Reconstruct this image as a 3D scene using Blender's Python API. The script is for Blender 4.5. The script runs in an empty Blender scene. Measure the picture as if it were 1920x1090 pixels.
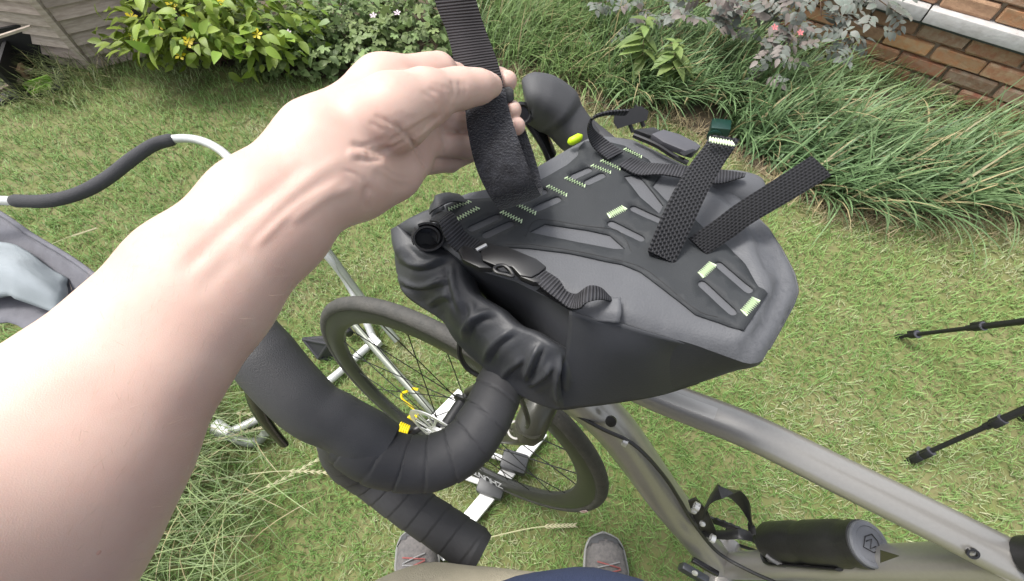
import bpy, bmesh, math, random
import numpy as np
from mathutils import Vector, Matrix
from mathutils.geometry import delaunay_2d_cdt

# ---------------------------------------------------------------- camera, sky, sun, exposure
SC = bpy.context.scene
COL = SC.collection
CAM_H = 1.30
TH = math.radians(32.1)
F = 820.0                       # focal length, in pixels of the 1920 wide picture
cam = bpy.data.cameras.new('camera'); cam_o = bpy.data.objects.new('camera', cam); COL.objects.link(cam_o)
cam.sensor_width = 36.0; cam.lens = 36.0 * F / 1920.0
cam.clip_start = 0.01; cam.clip_end = 200.0
cam_o.location = (0, 0, CAM_H); cam_o.rotation_euler = (TH, 0, 0)
SC.camera = cam_o

SUN_EL, SUN_AZ = 64.0, -65.0    # degrees; azimuth from +Y (ahead), negative = to the left
w = bpy.data.worlds.new('World'); SC.world = w; w.use_nodes = True
nt = w.node_tree; nt.nodes.clear()
sky = nt.nodes.new('ShaderNodeTexSky'); sky.sky_type = 'NISHITA'; sky.sun_disc = False
sky.sun_elevation = math.radians(SUN_EL); sky.sun_rotation = math.radians(SUN_AZ)
sky.air_density = 1.0; sky.dust_density = 4.0; sky.ozone_density = 1.0
hs = nt.nodes.new('ShaderNodeHueSaturation'); hs.inputs['Saturation'].default_value = 0.28
bg = nt.nodes.new('ShaderNodeBackground'); bg.inputs['Strength'].default_value = 0.125
wo = nt.nodes.new('ShaderNodeOutputWorld')
nt.links.new(sky.outputs[0], hs.inputs['Color']); nt.links.new(hs.outputs[0], bg.inputs['Color']); nt.links.new(bg.outputs[0], wo.inputs['Surface'])
sun = bpy.data.lights.new('sun', 'SUN'); sun.energy = 1.5; sun.angle = math.radians(15); sun.color = (1.0, 0.965, 0.91)
sun_o = bpy.data.objects.new('sun', sun); COL.objects.link(sun_o)
_el, _az = math.radians(SUN_EL), math.radians(SUN_AZ)
_d = Vector((math.sin(_az) * math.cos(_el), math.cos(_az) * math.cos(_el), math.sin(_el)))
sun_o.rotation_euler = _d.to_track_quat('Z', 'Y').to_euler(); sun_o.location = _d * 10
SC.view_settings.view_transform = 'Standard'; SC.view_settings.look = 'None'
SC.view_settings.gamma = 1.0; SC.view_settings.exposure = 1.2
try: SC.view_settings.use_curve_mapping = False
except Exception: pass

# ---------------------------------------------------------------- measuring helpers
CT, ST = math.cos(TH), math.sin(TH)
EYE = np.array([0, 0, CAM_H])
def ray(u, v):
    dx, dy = (u - 960.0) / F, -(v - 545.0) / F
    return np.array([dx, dy * CT + ST, dy * ST - CT])
def D(u, v, t): return EYE + ray(u, v) * t                       # a point at depth t
def Z(u, v, z):                                                  # a point at height z
    r = ray(u, v); return EYE + r * ((z - CAM_H) / r[2])
def PL(u, v, p, n):                                              # a point on a plane
    r = ray(u, v); n = np.asarray(n); return EYE + r * (np.dot(np.asarray(p) - EYE, n) / np.dot(r, n))
def pix(P):                                                      # world -> picture measurements
    P = np.asarray(P, float) - EYE
    y = P[..., 1] * CT + P[..., 2] * ST; d = P[..., 1] * ST - P[..., 2] * CT
    return np.stack([960 + F * P[..., 0] / d, 545 - F * y / d, d], -1)

# ---------------------------------------------------------------- materials
MATS = {}
def mat(name, col, rough=0.6, metal=0.0, var=0.0, scale=20.0, bump=0.0, bscale=200.0, col2=None, spec=0.5, coat=0.0, sss=0.0, objvar=0.0, transl=0.0, detail=4.0, stretch=None, sheen=0.0):
    if name in MATS: return MATS[name]
    m = bpy.data.materials.new(name); m.use_nodes = True
    n = m.node_tree; L = n.links; b = n.nodes['Principled BSDF']
    b.inputs['Roughness'].default_value = rough; b.inputs['Metallic'].default_value = metal
    b.inputs['Specular IOR Level'].default_value = spec
    if coat: b.inputs['Coat Weight'].default_value = coat; b.inputs['Coat Roughness'].default_value = 0.15
    if sheen: b.inputs['Sheen Weight'].default_value = sheen
    if sss:
        b.inputs['Subsurface Weight'].default_value = sss; b.inputs['Subsurface Radius'].default_value = (1.0, 0.35, 0.2); b.inputs['Subsurface Scale'].default_value = 0.006
    tc = n.nodes.new('ShaderNodeTexCoord'); src = tc.outputs['Object']
    if stretch:
        mp = n.nodes.new('ShaderNodeMapping'); mp.inputs['Scale'].default_value = stretch; L.new(src, mp.inputs['Vector']); src = mp.outputs[0]
    c = (*col, 1); c2 = (*(col2 or tuple(x * 0.6 for x in col)), 1)
    out = None
    if var > 0 or col2:
        nz = n.nodes.new('ShaderNodeTexNoise'); nz.inputs['Scale'].default_value = scale; nz.inputs['Detail'].default_value = detail; nz.inputs['Roughness'].default_value = 0.6
        L.new(src, nz.inputs['Vector'])
        rp = n.nodes.new('ShaderNodeMapRange'); rp.inputs['From Min'].default_value = 0.35; rp.inputs['From Max'].default_value = 0.7; rp.inputs['To Max'].default_value = max(var, 0.0) if var else 1.0
        L.new(nz.outputs['Fac'], rp.inputs['Value'])
        mx = n.nodes.new('ShaderNodeMix'); mx.data_type = 'RGBA'; mx.inputs['A'].default_value = c; mx.inputs['B'].default_value = c2
        L.new(rp.outputs[0], mx.inputs['Factor']); out = mx.outputs['Result']
    if objvar > 0:
        oi = n.nodes.new('ShaderNodeObjectInfo'); h = n.nodes.new('ShaderNodeHueSaturation')
        m1 = n.nodes.new('ShaderNodeMapRange'); m1.inputs['To Min'].default_value = 1 - objvar; m1.inputs['To Max'].default_value = 1 + objvar
        L.new(oi.outputs['Random'], m1.inputs['Value']); L.new(m1.outputs[0], h.inputs['Value'])
        mm = n.nodes.new('ShaderNodeMath'); mm.operation = 'MULTIPLY'; mm.inputs[1].default_value = 7.31; L.new(oi.outputs['Random'], mm.inputs[0])
        fr = n.nodes.new('ShaderNodeMath'); fr.operation = 'FRACT'; L.new(mm.outputs[0], fr.inputs[0])
        m2 = n.nodes.new('ShaderNodeMapRange'); m2.inputs['To Min'].default_value = 0.5 - 0.04 * objvar; m2.inputs['To Max'].default_value = 0.5 + 0.05 * objvar
        L.new(fr.outputs[0], m2.inputs['Value']); L.new(m2.outputs[0], h.inputs['Hue'])
        if out: L.new(out, h.inputs['Color'])
        else: h.inputs['Color'].default_value = c
        out = h.outputs[0]
    if out: L.new(out, b.inputs['Base Color'])
    else: b.inputs['Base Color'].default_value = c
    if bump > 0:
        nb = n.nodes.new('ShaderNodeTexNoise'); nb.inputs['Scale'].default_value = bscale; nb.inputs['Detail'].default_value = 5
        L.new(src, nb.inputs['Vector'])
        bp = n.nodes.new('ShaderNodeBump'); bp.inputs['Strength'].default_value = bump; bp.inputs['Distance'].default_value = 0.002
        L.new(nb.outputs['Fac'], bp.inputs['Height']); L.new(bp.outputs[0], b.inputs['Normal'])
    if transl > 0:
        o = n.nodes['Material Output']; tr = n.nodes.new('ShaderNodeBsdfTranslucent'); ad = n.nodes.new('ShaderNodeMixShader'); ad.inputs[0].default_value = transl
        if out: L.new(out, tr.inputs['Color'])
        else: tr.inputs['Color'].default_value = c
        L.new(b.outputs[0], ad.inputs[1]); L.new(tr.outputs[0], ad.inputs[2]); L.new(ad.outputs[0], o.inputs['Surface'])
    MATS[name] = m; return m

def blade_mat(name, rough=0.55, transl=0.25):
    m = bpy.data.materials.new(name); m.use_nodes = True; n = m.node_tree; L = n.links; b = n.nodes['Principled BSDF']
    a = n.nodes.new('ShaderNodeAttribute'); a.attribute_name = 'tint'
    b.inputs['Roughness'].default_value = rough; b.inputs['Specular IOR Level'].default_value = 0.35
    L.new(a.outputs['Color'], b.inputs['Base Color'])
    tr = n.nodes.new('ShaderNodeBsdfTranslucent'); L.new(a.outputs['Color'], tr.inputs['Color'])
    mx = n.nodes.new('ShaderNodeMixShader'); mx.inputs[0].default_value = transl
    L.new(b.outputs[0], mx.inputs[1]); L.new(tr.outputs[0], mx.inputs[2]); L.new(mx.outputs[0], n.nodes['Material Output'].inputs['Surface'])
    return m

def web_mat(name, col, ribs, cols, depth=0.0009, hi=1.8, rough=0.75, checker=False):
    """woven webbing: relief of ribs across (per metre of v) and cords along (per width u)."""
    m = bpy.data.materials.new(name); m.use_nodes = True; n = m.node_tree; L = n.links; b = n.nodes['Principled BSDF']
    uv = n.nodes.new('ShaderNodeUVMap'); sp = n.nodes.new('ShaderNodeSeparateXYZ'); L.new(uv.outputs[0], sp.inputs[0])
    def wave(sock, k, ph=None):
        a = n.nodes.new('ShaderNodeMath'); a.operation = 'MULTIPLY'; a.inputs[1].default_value = k * math.pi * 2; L.new(sock, a.inputs[0]); o = a.outputs[0]
        if ph is not None:
            p = n.nodes.new('ShaderNodeMath'); p.operation = 'ADD'; L.new(o, p.inputs[0]); L.new(ph, p.inputs[1]); o = p.outputs[0]
        s = n.nodes.new('ShaderNodeMath'); s.operation = 'SINE'; L.new(o, s.inputs[0]); return s.outputs[0]
    wu = wave(sp.outputs['X'], cols)
    if checker:
        g_ = n.nodes.new('ShaderNodeMath'); g_.operation = 'GREATER_THAN'; g_.inputs[1].default_value = 0.0; L.new(wave(sp.outputs['X'], cols * .5), g_.inputs[0]); ph = n.nodes.new('ShaderNodeMath'); ph.operation = 'MULTIPLY'; ph.inputs[1].default_value = math.pi; L.new(g_.outputs[0], ph.inputs[0]); wv = wave(sp.outputs['Y'], ribs, ph.outputs[0])
    else: wv = wave(sp.outputs['Y'], ribs)
    mu = n.nodes.new('ShaderNodeMath'); mu.operation = 'MULTIPLY_ADD'; mu.inputs[1].default_value = 0.35 if not checker else 0.6; L.new(wu, mu.inputs[0]); L.new(wv, mu.inputs[2])
    mr = n.nodes.new('ShaderNodeMapRange'); mr.inputs['From Min'].default_value = -1.2; mr.inputs['From Max'].default_value = 1.2; L.new(mu.outputs[0], mr.inputs['Value'])
    mx = n.nodes.new('ShaderNodeMix'); mx.data_type = 'RGBA'; mx.inputs['A'].default_value = (*[c * 0.35 for c in col], 1); mx.inputs['B'].default_value = (*[c * hi for c in col], 1)
    L.new(mr.outputs[0], mx.inputs['Factor']); L.new(mx.outputs['Result'], b.inputs['Base Color'])
    bp = n.nodes.new('ShaderNodeBump'); bp.inputs['Strength'].default_value = 1.0; bp.inputs['Distance'].default_value = depth; L.new(mr.outputs[0], bp.inputs['Height']); L.new(bp.outputs[0], b.inputs['Normal'])
    b.inputs['Roughness'].default_value = rough; b.inputs['Specular IOR Level'].default_value = 0.35
    return m

# ---------------------------------------------------------------- mesh helpers
class MB:
    def __init__(s): s.v = []; s.f = []; s.uv = []
    def add(s, verts, faces, uv=None):
        o = len(s.v); s.v += [tuple(map(float, p)) for p in verts]; s.f += [tuple(i + o for i in f) for f in faces]
        s.uv += list(uv) if uv is not None else [(0, 0)] * len(verts)
        return s
OFF = {}
def empty(name, loc, label=None, cat=None, group=None):
    o = bpy.data.objects.new(name, None); COL.objects.link(o); o.location = tuple(loc); o.empty_display_size = 0.05
    OFF[o] = np.array(loc, float)
    tag(o, label, cat, group); return o
def tag(o, label=None, cat=None, group=None, kind=None):
    if label: o['label'] = label
    if cat: o['category'] = cat
    if group: o['group'] = group
    if kind: o['kind'] = kind
    return o
def obj(name, mb, m, parent=None, smooth=True, angle=40, subd=0):
    off = OFF[parent] if parent is not None else np.zeros(3)
    me = bpy.data.meshes.new(name)
    v = np.array(mb.v, float) - off
    me.from_pydata(v.tolist(), [], mb.f); 
    if any(u != (0, 0) for u in mb.uv[:50]) or any(u != (0, 0) for u in mb.uv):
        ul = me.uv_layers.new(name='UVMap'); li = np.empty(len(me.loops), int); me.loops.foreach_get('vertex_index', li)
        ul.data.foreach_set('uv', np.array(mb.uv, float)[li].ravel())
    bm = bmesh.new(); bm.from_mesh(me); bmesh.ops.recalc_face_normals(bm, faces=bm.faces); bm.to_mesh(me); bm.free()
    if smooth:
        me.polygons.foreach_set('use_smooth', [True] * len(me.polygons))
        if angle and angle < 180: me.set_sharp_from_angle(angle=math.radians(angle))
    if m is not None: me.materials.append(m)
    o = bpy.data.objects.new(name, me); COL.objects.link(o)
    if parent is not None: o.parent = parent
    OFF[o] = off
    if subd:
        md = o.modifiers.new('Subdivision', 'SUBSURF'); md.levels = subd; md.render_levels = subd
    return o
def inst(name, me, M, parent=None):
    """another object with shared mesh data, matrix M in world space"""
    o = bpy.data.objects.new(name, me); COL.objects.link(o)
    M = Matrix(M)
    if parent is not None:
        o.parent = parent; M = Matrix.Translation(-Vector(OFF[parent])) @ M
    o.matrix_basis = M; OFF[o] = OFF[parent] if parent is not None else np.zeros(3)
    return o
def cr(P, n):
    """Catmull-Rom resample of a polyline (any dimension) to n points"""
    P = np.asarray(P, float)
    if len(P) == 2: t = np.linspace(0, 1, n)[:, None]; return P[0] * (1 - t) + P[1] * t
    Q = np.vstack([2 * P[0] - P[1], P, 2 * P[-1] - P[-2]])
    seg = np.linalg.norm(np.diff(P[:, :3] if P.shape[1] > 3 else P, axis=0), axis=1); s = np.r_[0, np.cumsum(seg)]; s /= s[-1]
    out = []
    for x in np.linspace(0, 1, n):
        i = min(np.searchsorted(s, x, side='right') - 1, len(P) - 2); t = (x - s[i]) / max(s[i + 1] - s[i], 1e-9)
        a, b, c, d = Q[i], Q[i + 1], Q[i + 2], Q[i + 3]
        out.append(0.5 * ((2 * b) + (c - a) * t + (2 * a - 5 * b + 4 * c - d) * t * t + (3 * b - a - 3 * c + d) * t ** 3))
    return np.array(out)
def nrm(v): v = np.asarray(v, float); return v / (np.linalg.norm(v) + 1e-12)
def tube(mb, P, r, seg=12, caps=True, rb=None, up=None, prof=None):
    """tube along P; r scalar or per point; rb = second radius (along up); prof(i, angle, r) -> radius"""
    P = np.asarray(P, float); n = len(P); r = np.broadcast_to(np.asarray(r, float), (n,)); rb_ = r if rb is None else np.broadcast_to(np.asarray(rb, float), (n,))
    T = np.gradient(P, axis=0); T /= np.linalg.norm(T, axis=1)[:, None] + 1e-12
    N = np.asarray(up, float) if up is not None else (np.array([0, 0, 1.]) if abs(T[0][2]) < 0.9 else np.array([1., 0, 0]))
    vs = []; L = np.r_[0, np.cumsum(np.linalg.norm(np.diff(P, axis=0), axis=1))]; uv = []
    for i in range(n):
        if up is not None: N = np.asarray(up, float)
        N = nrm(N - T[i] * np.dot(N, T[i])); B = np.cross(T[i], N)
        for k in range(seg):
            a = 2 * math.pi * k / seg
            q = (rb_[i] * math.cos(a) * N + r[i] * math.sin(a) * B)
            if prof: q = q * prof(i / (n - 1), a, L[i])
            vs.append(P[i] + q); uv.append((k / seg + 1e-4, L[i]))
    fs = [(i * seg + k, i * seg + (k + 1) % seg, (i + 1) * seg + (k + 1) % seg, (i + 1) * seg + k) for i in range(n - 1) for k in range(seg)]
    if caps: fs += [tuple(range(seg))[::-1], tuple((n - 1) * seg + k for k in range(seg))]
    mb.add(vs, fs, uv); return mb
def box(mb, c, a, b, d):
    """box of centre c and half-axis vectors a, b, d"""
    c, a, b, d = map(lambda x: np.asarray(x, float), (c, a, b, d))
    vs = [c + sx * a + sy * b + sz * d for sx in (-1, 1) for sy in (-1, 1) for sz in (-1, 1)]
    mb.add(vs, [(0, 1, 3, 2), (4, 6, 7, 5), (0, 4, 5, 1), (2, 3, 7, 6), (0, 2, 6, 4), (1, 5, 7, 3)]); return mb
def bbox_bev(mb, c, a, b, d, bev):
    """bevelled box"""
    bm = bmesh.new(); bmesh.ops.create_cube(bm, size=2.0)
    la, lb, ld = (np.linalg.norm(x) for x in (a, b, d)); a, b, d = nrm(a), nrm(b), nrm(d)
    for v in bm.verts: v.co = Vector((v.co.x * la, v.co.y * lb, v.co.z * ld))
    bmesh.ops.bevel(bm, geom=list(bm.edges), offset=bev, segments=2, profile=0.6, affect='EDGES')
    bm.verts.index_update()
    mb.add([np.asarray(c) + a * v.co.x + b * v.co.y + d * v.co.z for v in bm.verts], [[v.index for v in f.verts] for f in bm.faces]); bm.free(); return mb
def extr(mb, poly, n, th):
    """polygon (3D points, planar-ish) extruded by th along n"""
    k = len(poly); poly = [np.asarray(p, float) for p in poly]; n = nrm(n) * th
    mb.add(poly + [p + n for p in poly], [tuple(range(k))[::-1], tuple(range(k, 2 * k))] + [(i, (i + 1) % k, k + (i + 1) % k, k + i) for i in range(k)]); return mb
def ribbon(mb, Lp, Rp, th, n=24, m=4, nrmf=None):
    """strap between a left and a right edge polyline, thickness th"""
    A, B = cr(Lp, n), cr(Rp, n); C = (A + B) / 2; T = np.gradient(C, axis=0)
    s = np.r_[0, np.cumsum(np.linalg.norm(np.diff(C, axis=0), axis=1))]
    vs, uv = [], []
    for sgn in (0.5, -0.5):
        for i in range(n):
            N = nrm(np.cross(T[i], B[i] - A[i]))
            for j in range(m + 1):
                f = j / m; vs.append(A[i] * (1 - f) + B[i] * f + N * th * sgn * (1 - 0.4 * (abs(2 * f - 1) ** 4))); uv.append((f + 1e-4, s[i]))
    w = m + 1; o = n * w; fs = []
    for i in range(n - 1):
        for j in range(m):
            a = i * w + j; fs += [(a, a + 1, a + w + 1, a + w), (o + a, o + a + w, o + a + w + 1, o + a + 1)]
        fs += [(i * w, i * w + w, o + i * w + w, o + i * w), (i * w + m, o + i * w + m, o + i * w + w + m, i * w + w + m)]
    for j in range(m):
        fs += [(j, o + j, o + j + 1, j + 1), ((n - 1) * w + j, (n - 1) * w + j + 1, o + (n - 1) * w + j + 1, o + (n - 1) * w + j)]
    mb.add(vs, fs, uv); return mb
def lathe(mb, base, axis, prof, seg=24):
    """prof: list of (height, radius) along axis from base"""
    ax = nrm(axis); x = nrm(np.cross(ax, [0, 0, 1] if abs(ax[2]) < 0.9 else [1, 0, 0])); y = np.cross(ax, x); base = np.asarray(base, float)
    vs = [base + ax * h + (x * math.cos(2 * math.pi * k / seg) + y * math.sin(2 * math.pi * k / seg)) * r for h, r in prof for k in range(seg)]
    n = len(prof); fs = [(i * seg + k, i * seg + (k + 1) % seg, (i + 1) * seg + (k + 1) % seg, (i + 1) * seg + k) for i in range(n - 1) for k in range(seg)]
    fs += [tuple(range(seg))[::-1], tuple((n - 1) * seg + k for k in range(seg))]
    mb.add(vs, fs); return mb
def ring(mb, c, ax, x, R, prof, seg=96):
    """surface of revolution about axis ax through c; prof: closed list of (radius, offset along ax)"""
    ax = nrm(ax); x = nrm(x); y = np.cross(ax, x); m = len(prof); vs = []; uv = []
    for i in range(seg):
        a = 2 * math.pi * i / seg; e = x * math.cos(a) + y * math.sin(a)
        for j, (r, o) in enumerate(prof): vs.append(np.asarray(c) + e * r + ax * o); uv.append((i / seg + 1e-4, j / m))
    fs = [(i * m + j, i * m + (j + 1) % m, ((i + 1) % seg) * m + (j + 1) % m, ((i + 1) % seg) * m + j) for i in range(seg) for j in range(m)]
    mb.add(vs, fs, uv); return mb
def cdt_sheet(outline, holes, step, zf):
    """triangulated sheet over an xy outline with holes, interior points every `step`, z from zf(xy array)"""
    pts = []; edges = []
    def loop(poly):
        o = len(pts); k = len(poly)
        for p in poly: pts.append((float(p[0]), float(p[1])))
        for i in range(k): edges.append((o + i, o + (i + 1) % k))
    loop(outline)
    for h in holes: loop(h)
    def inside(poly, q):
        x, y = q[:, 0], q[:, 1]; r = np.zeros(len(q), bool); k = len(poly)
        for i in range(k):
            (x1, y1), (x2, y2) = poly[i][:2], poly[(i + 1) % k][:2]
            c = ((y1 > y) != (y2 > y)) & (x < (x2 - x1) * (y - y1) / (y2 - y1 + 1e-15) + x1); r ^= c
        return r
    O = np.array([p[:2] for p in outline]); lo, hi = O.min(0), O.max(0)
    gx, gy = np.meshgrid(np.arange(lo[0], hi[0], step), np.arange(lo[1], hi[1], step)); q = np.c_[gx.ravel(), gy.ravel()]
    q = q + np.random.default_rng(1).uniform(-.2, .2, q.shape) * step
    ok = inside(outline, q)
    for h in holes: ok &= ~inside(h, q)
    q = q[ok]
    allb = np.array(pts); dmin = np.full(len(q), 9.0)
    for p in allb: dmin = np.minimum(dmin, np.hypot(q[:, 0] - p[0], q[:, 1] - p[1]))
    for p in q[dmin > step * 0.45]: pts.append((p[0], p[1]))
    vv, ee, ff, *_ = delaunay_2d_cdt([Vector(p) for p in pts], edges, [], 0, 1e-7)
    V = np.array([(a.x, a.y) for a in vv]); fs = []
    cen = np.array([V[list(f)].mean(0) for f in ff]); ok = inside(outline, cen)
    for h in holes: ok &= ~inside(h, cen)
    fs = [tuple(f) for f, k in zip(ff, ok) if k]
    z = zf(V); return np.c_[V, z], fs
def dense(P, step):
    """closed polyline resampled with points every step"""
    P = np.asarray(P, float); out = []
    for i in range(len(P)):
        a, b = P[i], P[(i + 1) % len(P)]; k = max(1, int(round(np.linalg.norm(b - a) / step)))
        for j in range(k): out.append(a + (b - a) * j / k)
    return np.array(out)
def fast_mesh(name, V, loops, sizes, m, tint=None, parent=None, smooth=False):
    me = bpy.data.meshes.new(name); off = OFF[parent] if parent is not None else 0
    me.vertices.add(len(V)); me.vertices.foreach_set('co', (V - off).astype(np.float32).ravel())
    me.loops.add(len(loops)); me.loops.foreach_set('vertex_index', loops.astype(np.int32))
    st = np.r_[0, np.cumsum(sizes)[:-1]].astype(np.int32)
    me.polygons.add(len(sizes)); me.polygons.foreach_set('loop_start', st)
    if smooth: me.polygons.foreach_set('use_smooth', np.ones(len(sizes), bool))
    me.update(calc_edges=True)
    if tint is not None:
        a = me.attributes.new('tint', 'FLOAT_COLOR', 'POINT'); a.data.foreach_set('color', np.c_[tint, np.ones(len(tint))].astype(np.float32).ravel())
    me.materials.append(m); o = bpy.data.objects.new(name, me); COL.objects.link(o)
    if parent is not None: o.parent = parent
    OFF[o] = off if parent is not None else np.zeros(3)
    return o
def fnoise(x, y, seed, fr, oct=3):
    """smooth 2-D noise in about -1..1 from sums of rotated sines"""
    rg = np.random.default_rng(seed); o = np.zeros_like(x); am = 1.0; tot = 0
    for k in range(oct):
        for j in range(4):
            a, p, q = rg.uniform(0, 6.28), rg.uniform(0, 6.28), rg.uniform(0.7, 1.4); o += am * np.sin(fr * q * (x * math.cos(a) + y * math.sin(a)) + p + 1.3 * np.sin(fr * 0.7 * (x * math.sin(a) - y * math.cos(a)) + q))
        tot += am * 2.2; am *= 0.55; fr *= 2.1
    return o / tot
def blades(name, B, H, lean, az, wd, tint, m, nseg=2, parent=None, curl=1.0, tiptint=None):
    """grass blades. B base points (n,3), H length, lean (0 upright..1 flat) , az heading, wd width"""
    n = len(B); dirv = np.c_[np.cos(az), np.sin(az), np.zeros(n)]; side = np.c_[-np.sin(az), np.cos(az), np.zeros(n)]
    rows = []; P = B.copy(); k = nseg
    for i in range(k + 1):
        f = i / k
        rows.append((P.copy(), wd * (1 - 0.85 * f ** 1.5) if i < k else None))
        ang = lean * (0.35 + curl * (f + 0.5 / k)) * 1.25
        P = P + (dirv * np.sin(ang)[:, None] + np.array([0, 0, 1.0]) * np.cos(ang)[:, None]) * (H / k)[:, None]
        P[:, 2] = np.maximum(P[:, 2], B[:, 2] + 0.002)
    per = 2 * k + 1; V = np.empty((n, per, 3))
    for i in range(k):
        c, wv = rows[i]; V[:, 2 * i] = c - side * (wv / 2)[:, None]; V[:, 2 * i + 1] = c + side * (wv / 2)[:, None]
    V[:, 2 * k] = rows[k][0]
    lp = []; sz = []
    for i in range(k - 1): lp += [2 * i, 2 * i + 1, 2 * i + 3, 2 * i + 2]; sz.append(4)
    lp += [2 * k - 2, 2 * k - 1, 2 * k]; sz.append(3)
    loops = (np.array(lp)[None] + (np.arange(n) * per)[:, None]).ravel(); sizes = np.tile(sz, n)
    T = np.repeat(tint[:, None], per, 1)
    if tiptint is not None:
        fr = np.r_[np.repeat(np.arange(k) / k, 2), 1.0][None, :, None]; T = T * (1 - fr) + tiptint[:, None] * fr
    return fast_mesh(name, V.reshape(-1, 3), loops, sizes, m, T.reshape(-1, 3), parent, smooth=True)
# ---------------------------------------------------------------- the setting: ground, lawn, bed, wall, shed
rng = np.random.default_rng(7); random.seed(7)
M_SOIL = mat('soil_under_grass', (0.13, 0.15, 0.045), 0.95, var=0.8, scale=9, col2=(0.20, 0.175, 0.09), bump=0.8, bscale=60)
mb = MB(); mb.add([(-30, -30, 0), (30, -30, 0), (30, 30, 0), (-30, 30, 0)], [(0, 1, 2, 3)])
tag(obj('ground', mb, M_SOIL, smooth=False), kind='structure')
# the bed edge, from the shed on the left round to the wall on the right
BED = [Z(u, v, 0)[:2] for u, v in ((190, 122), (330, 112), (450, 132), (600, 148), (760, 142), (880, 122), (975, 140), (1100, 196), (1250, 226), (1390, 300), (1480, 366), (1600, 405), (1750, 412), (1925, 420), (2300, 500))]
BEDP = cr(BED, 60)
M_BED = mat('bed_soil', (0.045, 0.034, 0.022), 0.95, var=1, scale=14, col2=(0.13, 0.10, 0.06), bump=1.0, bscale=45)
back = [(6, 1.0), (6, 9), (-6, 9), (-6, 2.35)]
mb = MB(); pl = [(p[0], p[1], 0.006) for p in BEDP] + [(a, b, 0.006) for a, b in back]
v3, fs = cdt_sheet([p[:2] for p in pl], [], 0.35, lambda V: np.full(len(V), 0.006))
mb.add(v3, fs); tag(obj('flower_bed_soil', mb, M_BED, smooth=False), kind='structure')
def bed_side(x, y):
    """signed distance-ish to bed edge: > 0 inside the bed"""
    best = np.full(x.shape, 9.0); sg = np.zeros(x.shape)
    for i in range(len(BEDP) - 1):
        a, b = BEDP[i], BEDP[i + 1]; d = b - a; L2 = d @ d; t = np.clip(((x - a[0]) * d[0] + (y - a[1]) * d[1]) / L2, 0, 1)
        ex, ey = x - (a[0] + d[0] * t), y - (a[1] + d[1] * t); q = np.hypot(ex, ey); c = d[0] * (y - a[1]) - d[1] * (x - a[0])
        k = q < best; best = np.where(k, q, best); sg = np.where(k, np.sign(c), sg)
    return best * sg
# lawn blades
M_BLADE = blade_mat('lawn_blade')
def lawn(n_try):
    x = rng.uniform(-3.2, 3.0, n_try); y = rng.uniform(-0.55, 2.75, n_try)
    dist = np.sqrt(x * x + y * y + CAM_H ** 2)
    keep = rng.uniform(0, 1, n_try) < (1.25 / dist) ** 1.6
    uvp = pix(np.c_[x, y, np.zeros(n_try)]); keep &= (uvp[:, 2] > 0.2) & (uvp[:, 0] > -420) & (uvp[:, 0] < 2340) & (uvp[:, 1] < 1500)
    bs = bed_side(x, y); keep &= bs < rng.uniform(-0.03, 0.05, n_try)
    keep &= ~((x < -2.3) & (y > 1.85))
    x, y, dist = x[keep], y[keep], dist[keep]; n = len(x)
    n1 = fnoise(x, y, 3, 5.0); n2 = fnoise(x, y, 5, 14.0); n3 = fnoise(x, y, 9, 2.2)
    edge = np.exp(np.minimum(bed_side(x, y), 0) / 0.10) * np.clip((x - 0.0) / 0.4, 0, 1)         # worn, strawy strip beside the border on the right
    dry = np.clip(0.31 + 0.42 * n1 + 0.25 * n2 + 0.9 * edge + rng.normal(0, 0.24, n), 0, 1)
    leftg = np.clip((-x - 0.6) / 1.6, 0, 1); dry *= (1 - 0.35 * leftg)
    g = np.array([[0.125, 0.240, 0.056]]); g2 = np.array([[0.235, 0.350, 0.112]]); st = np.array([[0.42, 0.42, 0.26]])
    k = np.clip(0.5 + 0.5 * n3 + rng.normal(0, 0.25, n), 0, 1)[:, None]
    c = g * (1 - k) + g2 * k
    d2 = np.clip((dry - 0.45) * 2.2, 0, 1)[:, None]; c = c * (1 - d2) + st * d2
    c = c * rng.uniform(0.75, 1.25, (n, 1))
    H = rng.uniform(0.020, 0.044, n) * (1 - 0.25 * d2[:, 0]) * (1 + 0.3 * leftg); lean = np.clip(rng.normal(0.95, 0.3, n) + 0.25 * d2[:, 0], 0.1, 1.4)
    az = rng.uniform(0, 6.283, n); wd = rng.uniform(0.0012, 0.0027, n) * np.clip(dist / 1.35, 0.9, 1.8)
    B = np.c_[x, y, rng.uniform(0, 0.006, n)]
    return tag(blades('lawn_grass', B, H, lean, az, wd, c, M_BLADE, 2), 'short mown lawn grass, green with straw coloured patches', 'grass', kind='stuff')
lawn(510000)

# brick wall on the right
WD = np.array([-0.77, 0.638, 0.0]); WN = np.array([-0.638, -0.77, 0.0]); WP = np.array([2.34, 1.69, 0.0])    # along, towards the lawn, a base point
wall = empty('brick_wall', WP, 'weathered red brick garden wall with a pale ledge behind the long grass', 'wall')
M_MORTAR = mat('mortar', (0.44, 0.36, 0.27), 0.95, var=0.8, scale=30, bump=0.8, bscale=120)
BR = [mat('brick_' + n_, c, 0.9, var=1.0, scale=30, col2=c2, bump=1.0, bscale=160, objvar=0.25) for n_, c, c2 in (
    ('orange', (0.45, 0.205, 0.10), (0.42, 0.29, 0.18)), ('red', (0.37, 0.15, 0.09), (0.45, 0.31, 0.20)), ('dark', (0.10, 0.075, 0.07), (0.19, 0.12, 0.09)), ('buff', (0.45, 0.29, 0.17), (0.33, 0.20, 0.12)), ('pale', (0.40, 0.31, 0.22), (0.30, 0.16, 0.09)))]
CH, BL, JT = 0.066, 0.205, 0.010
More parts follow.
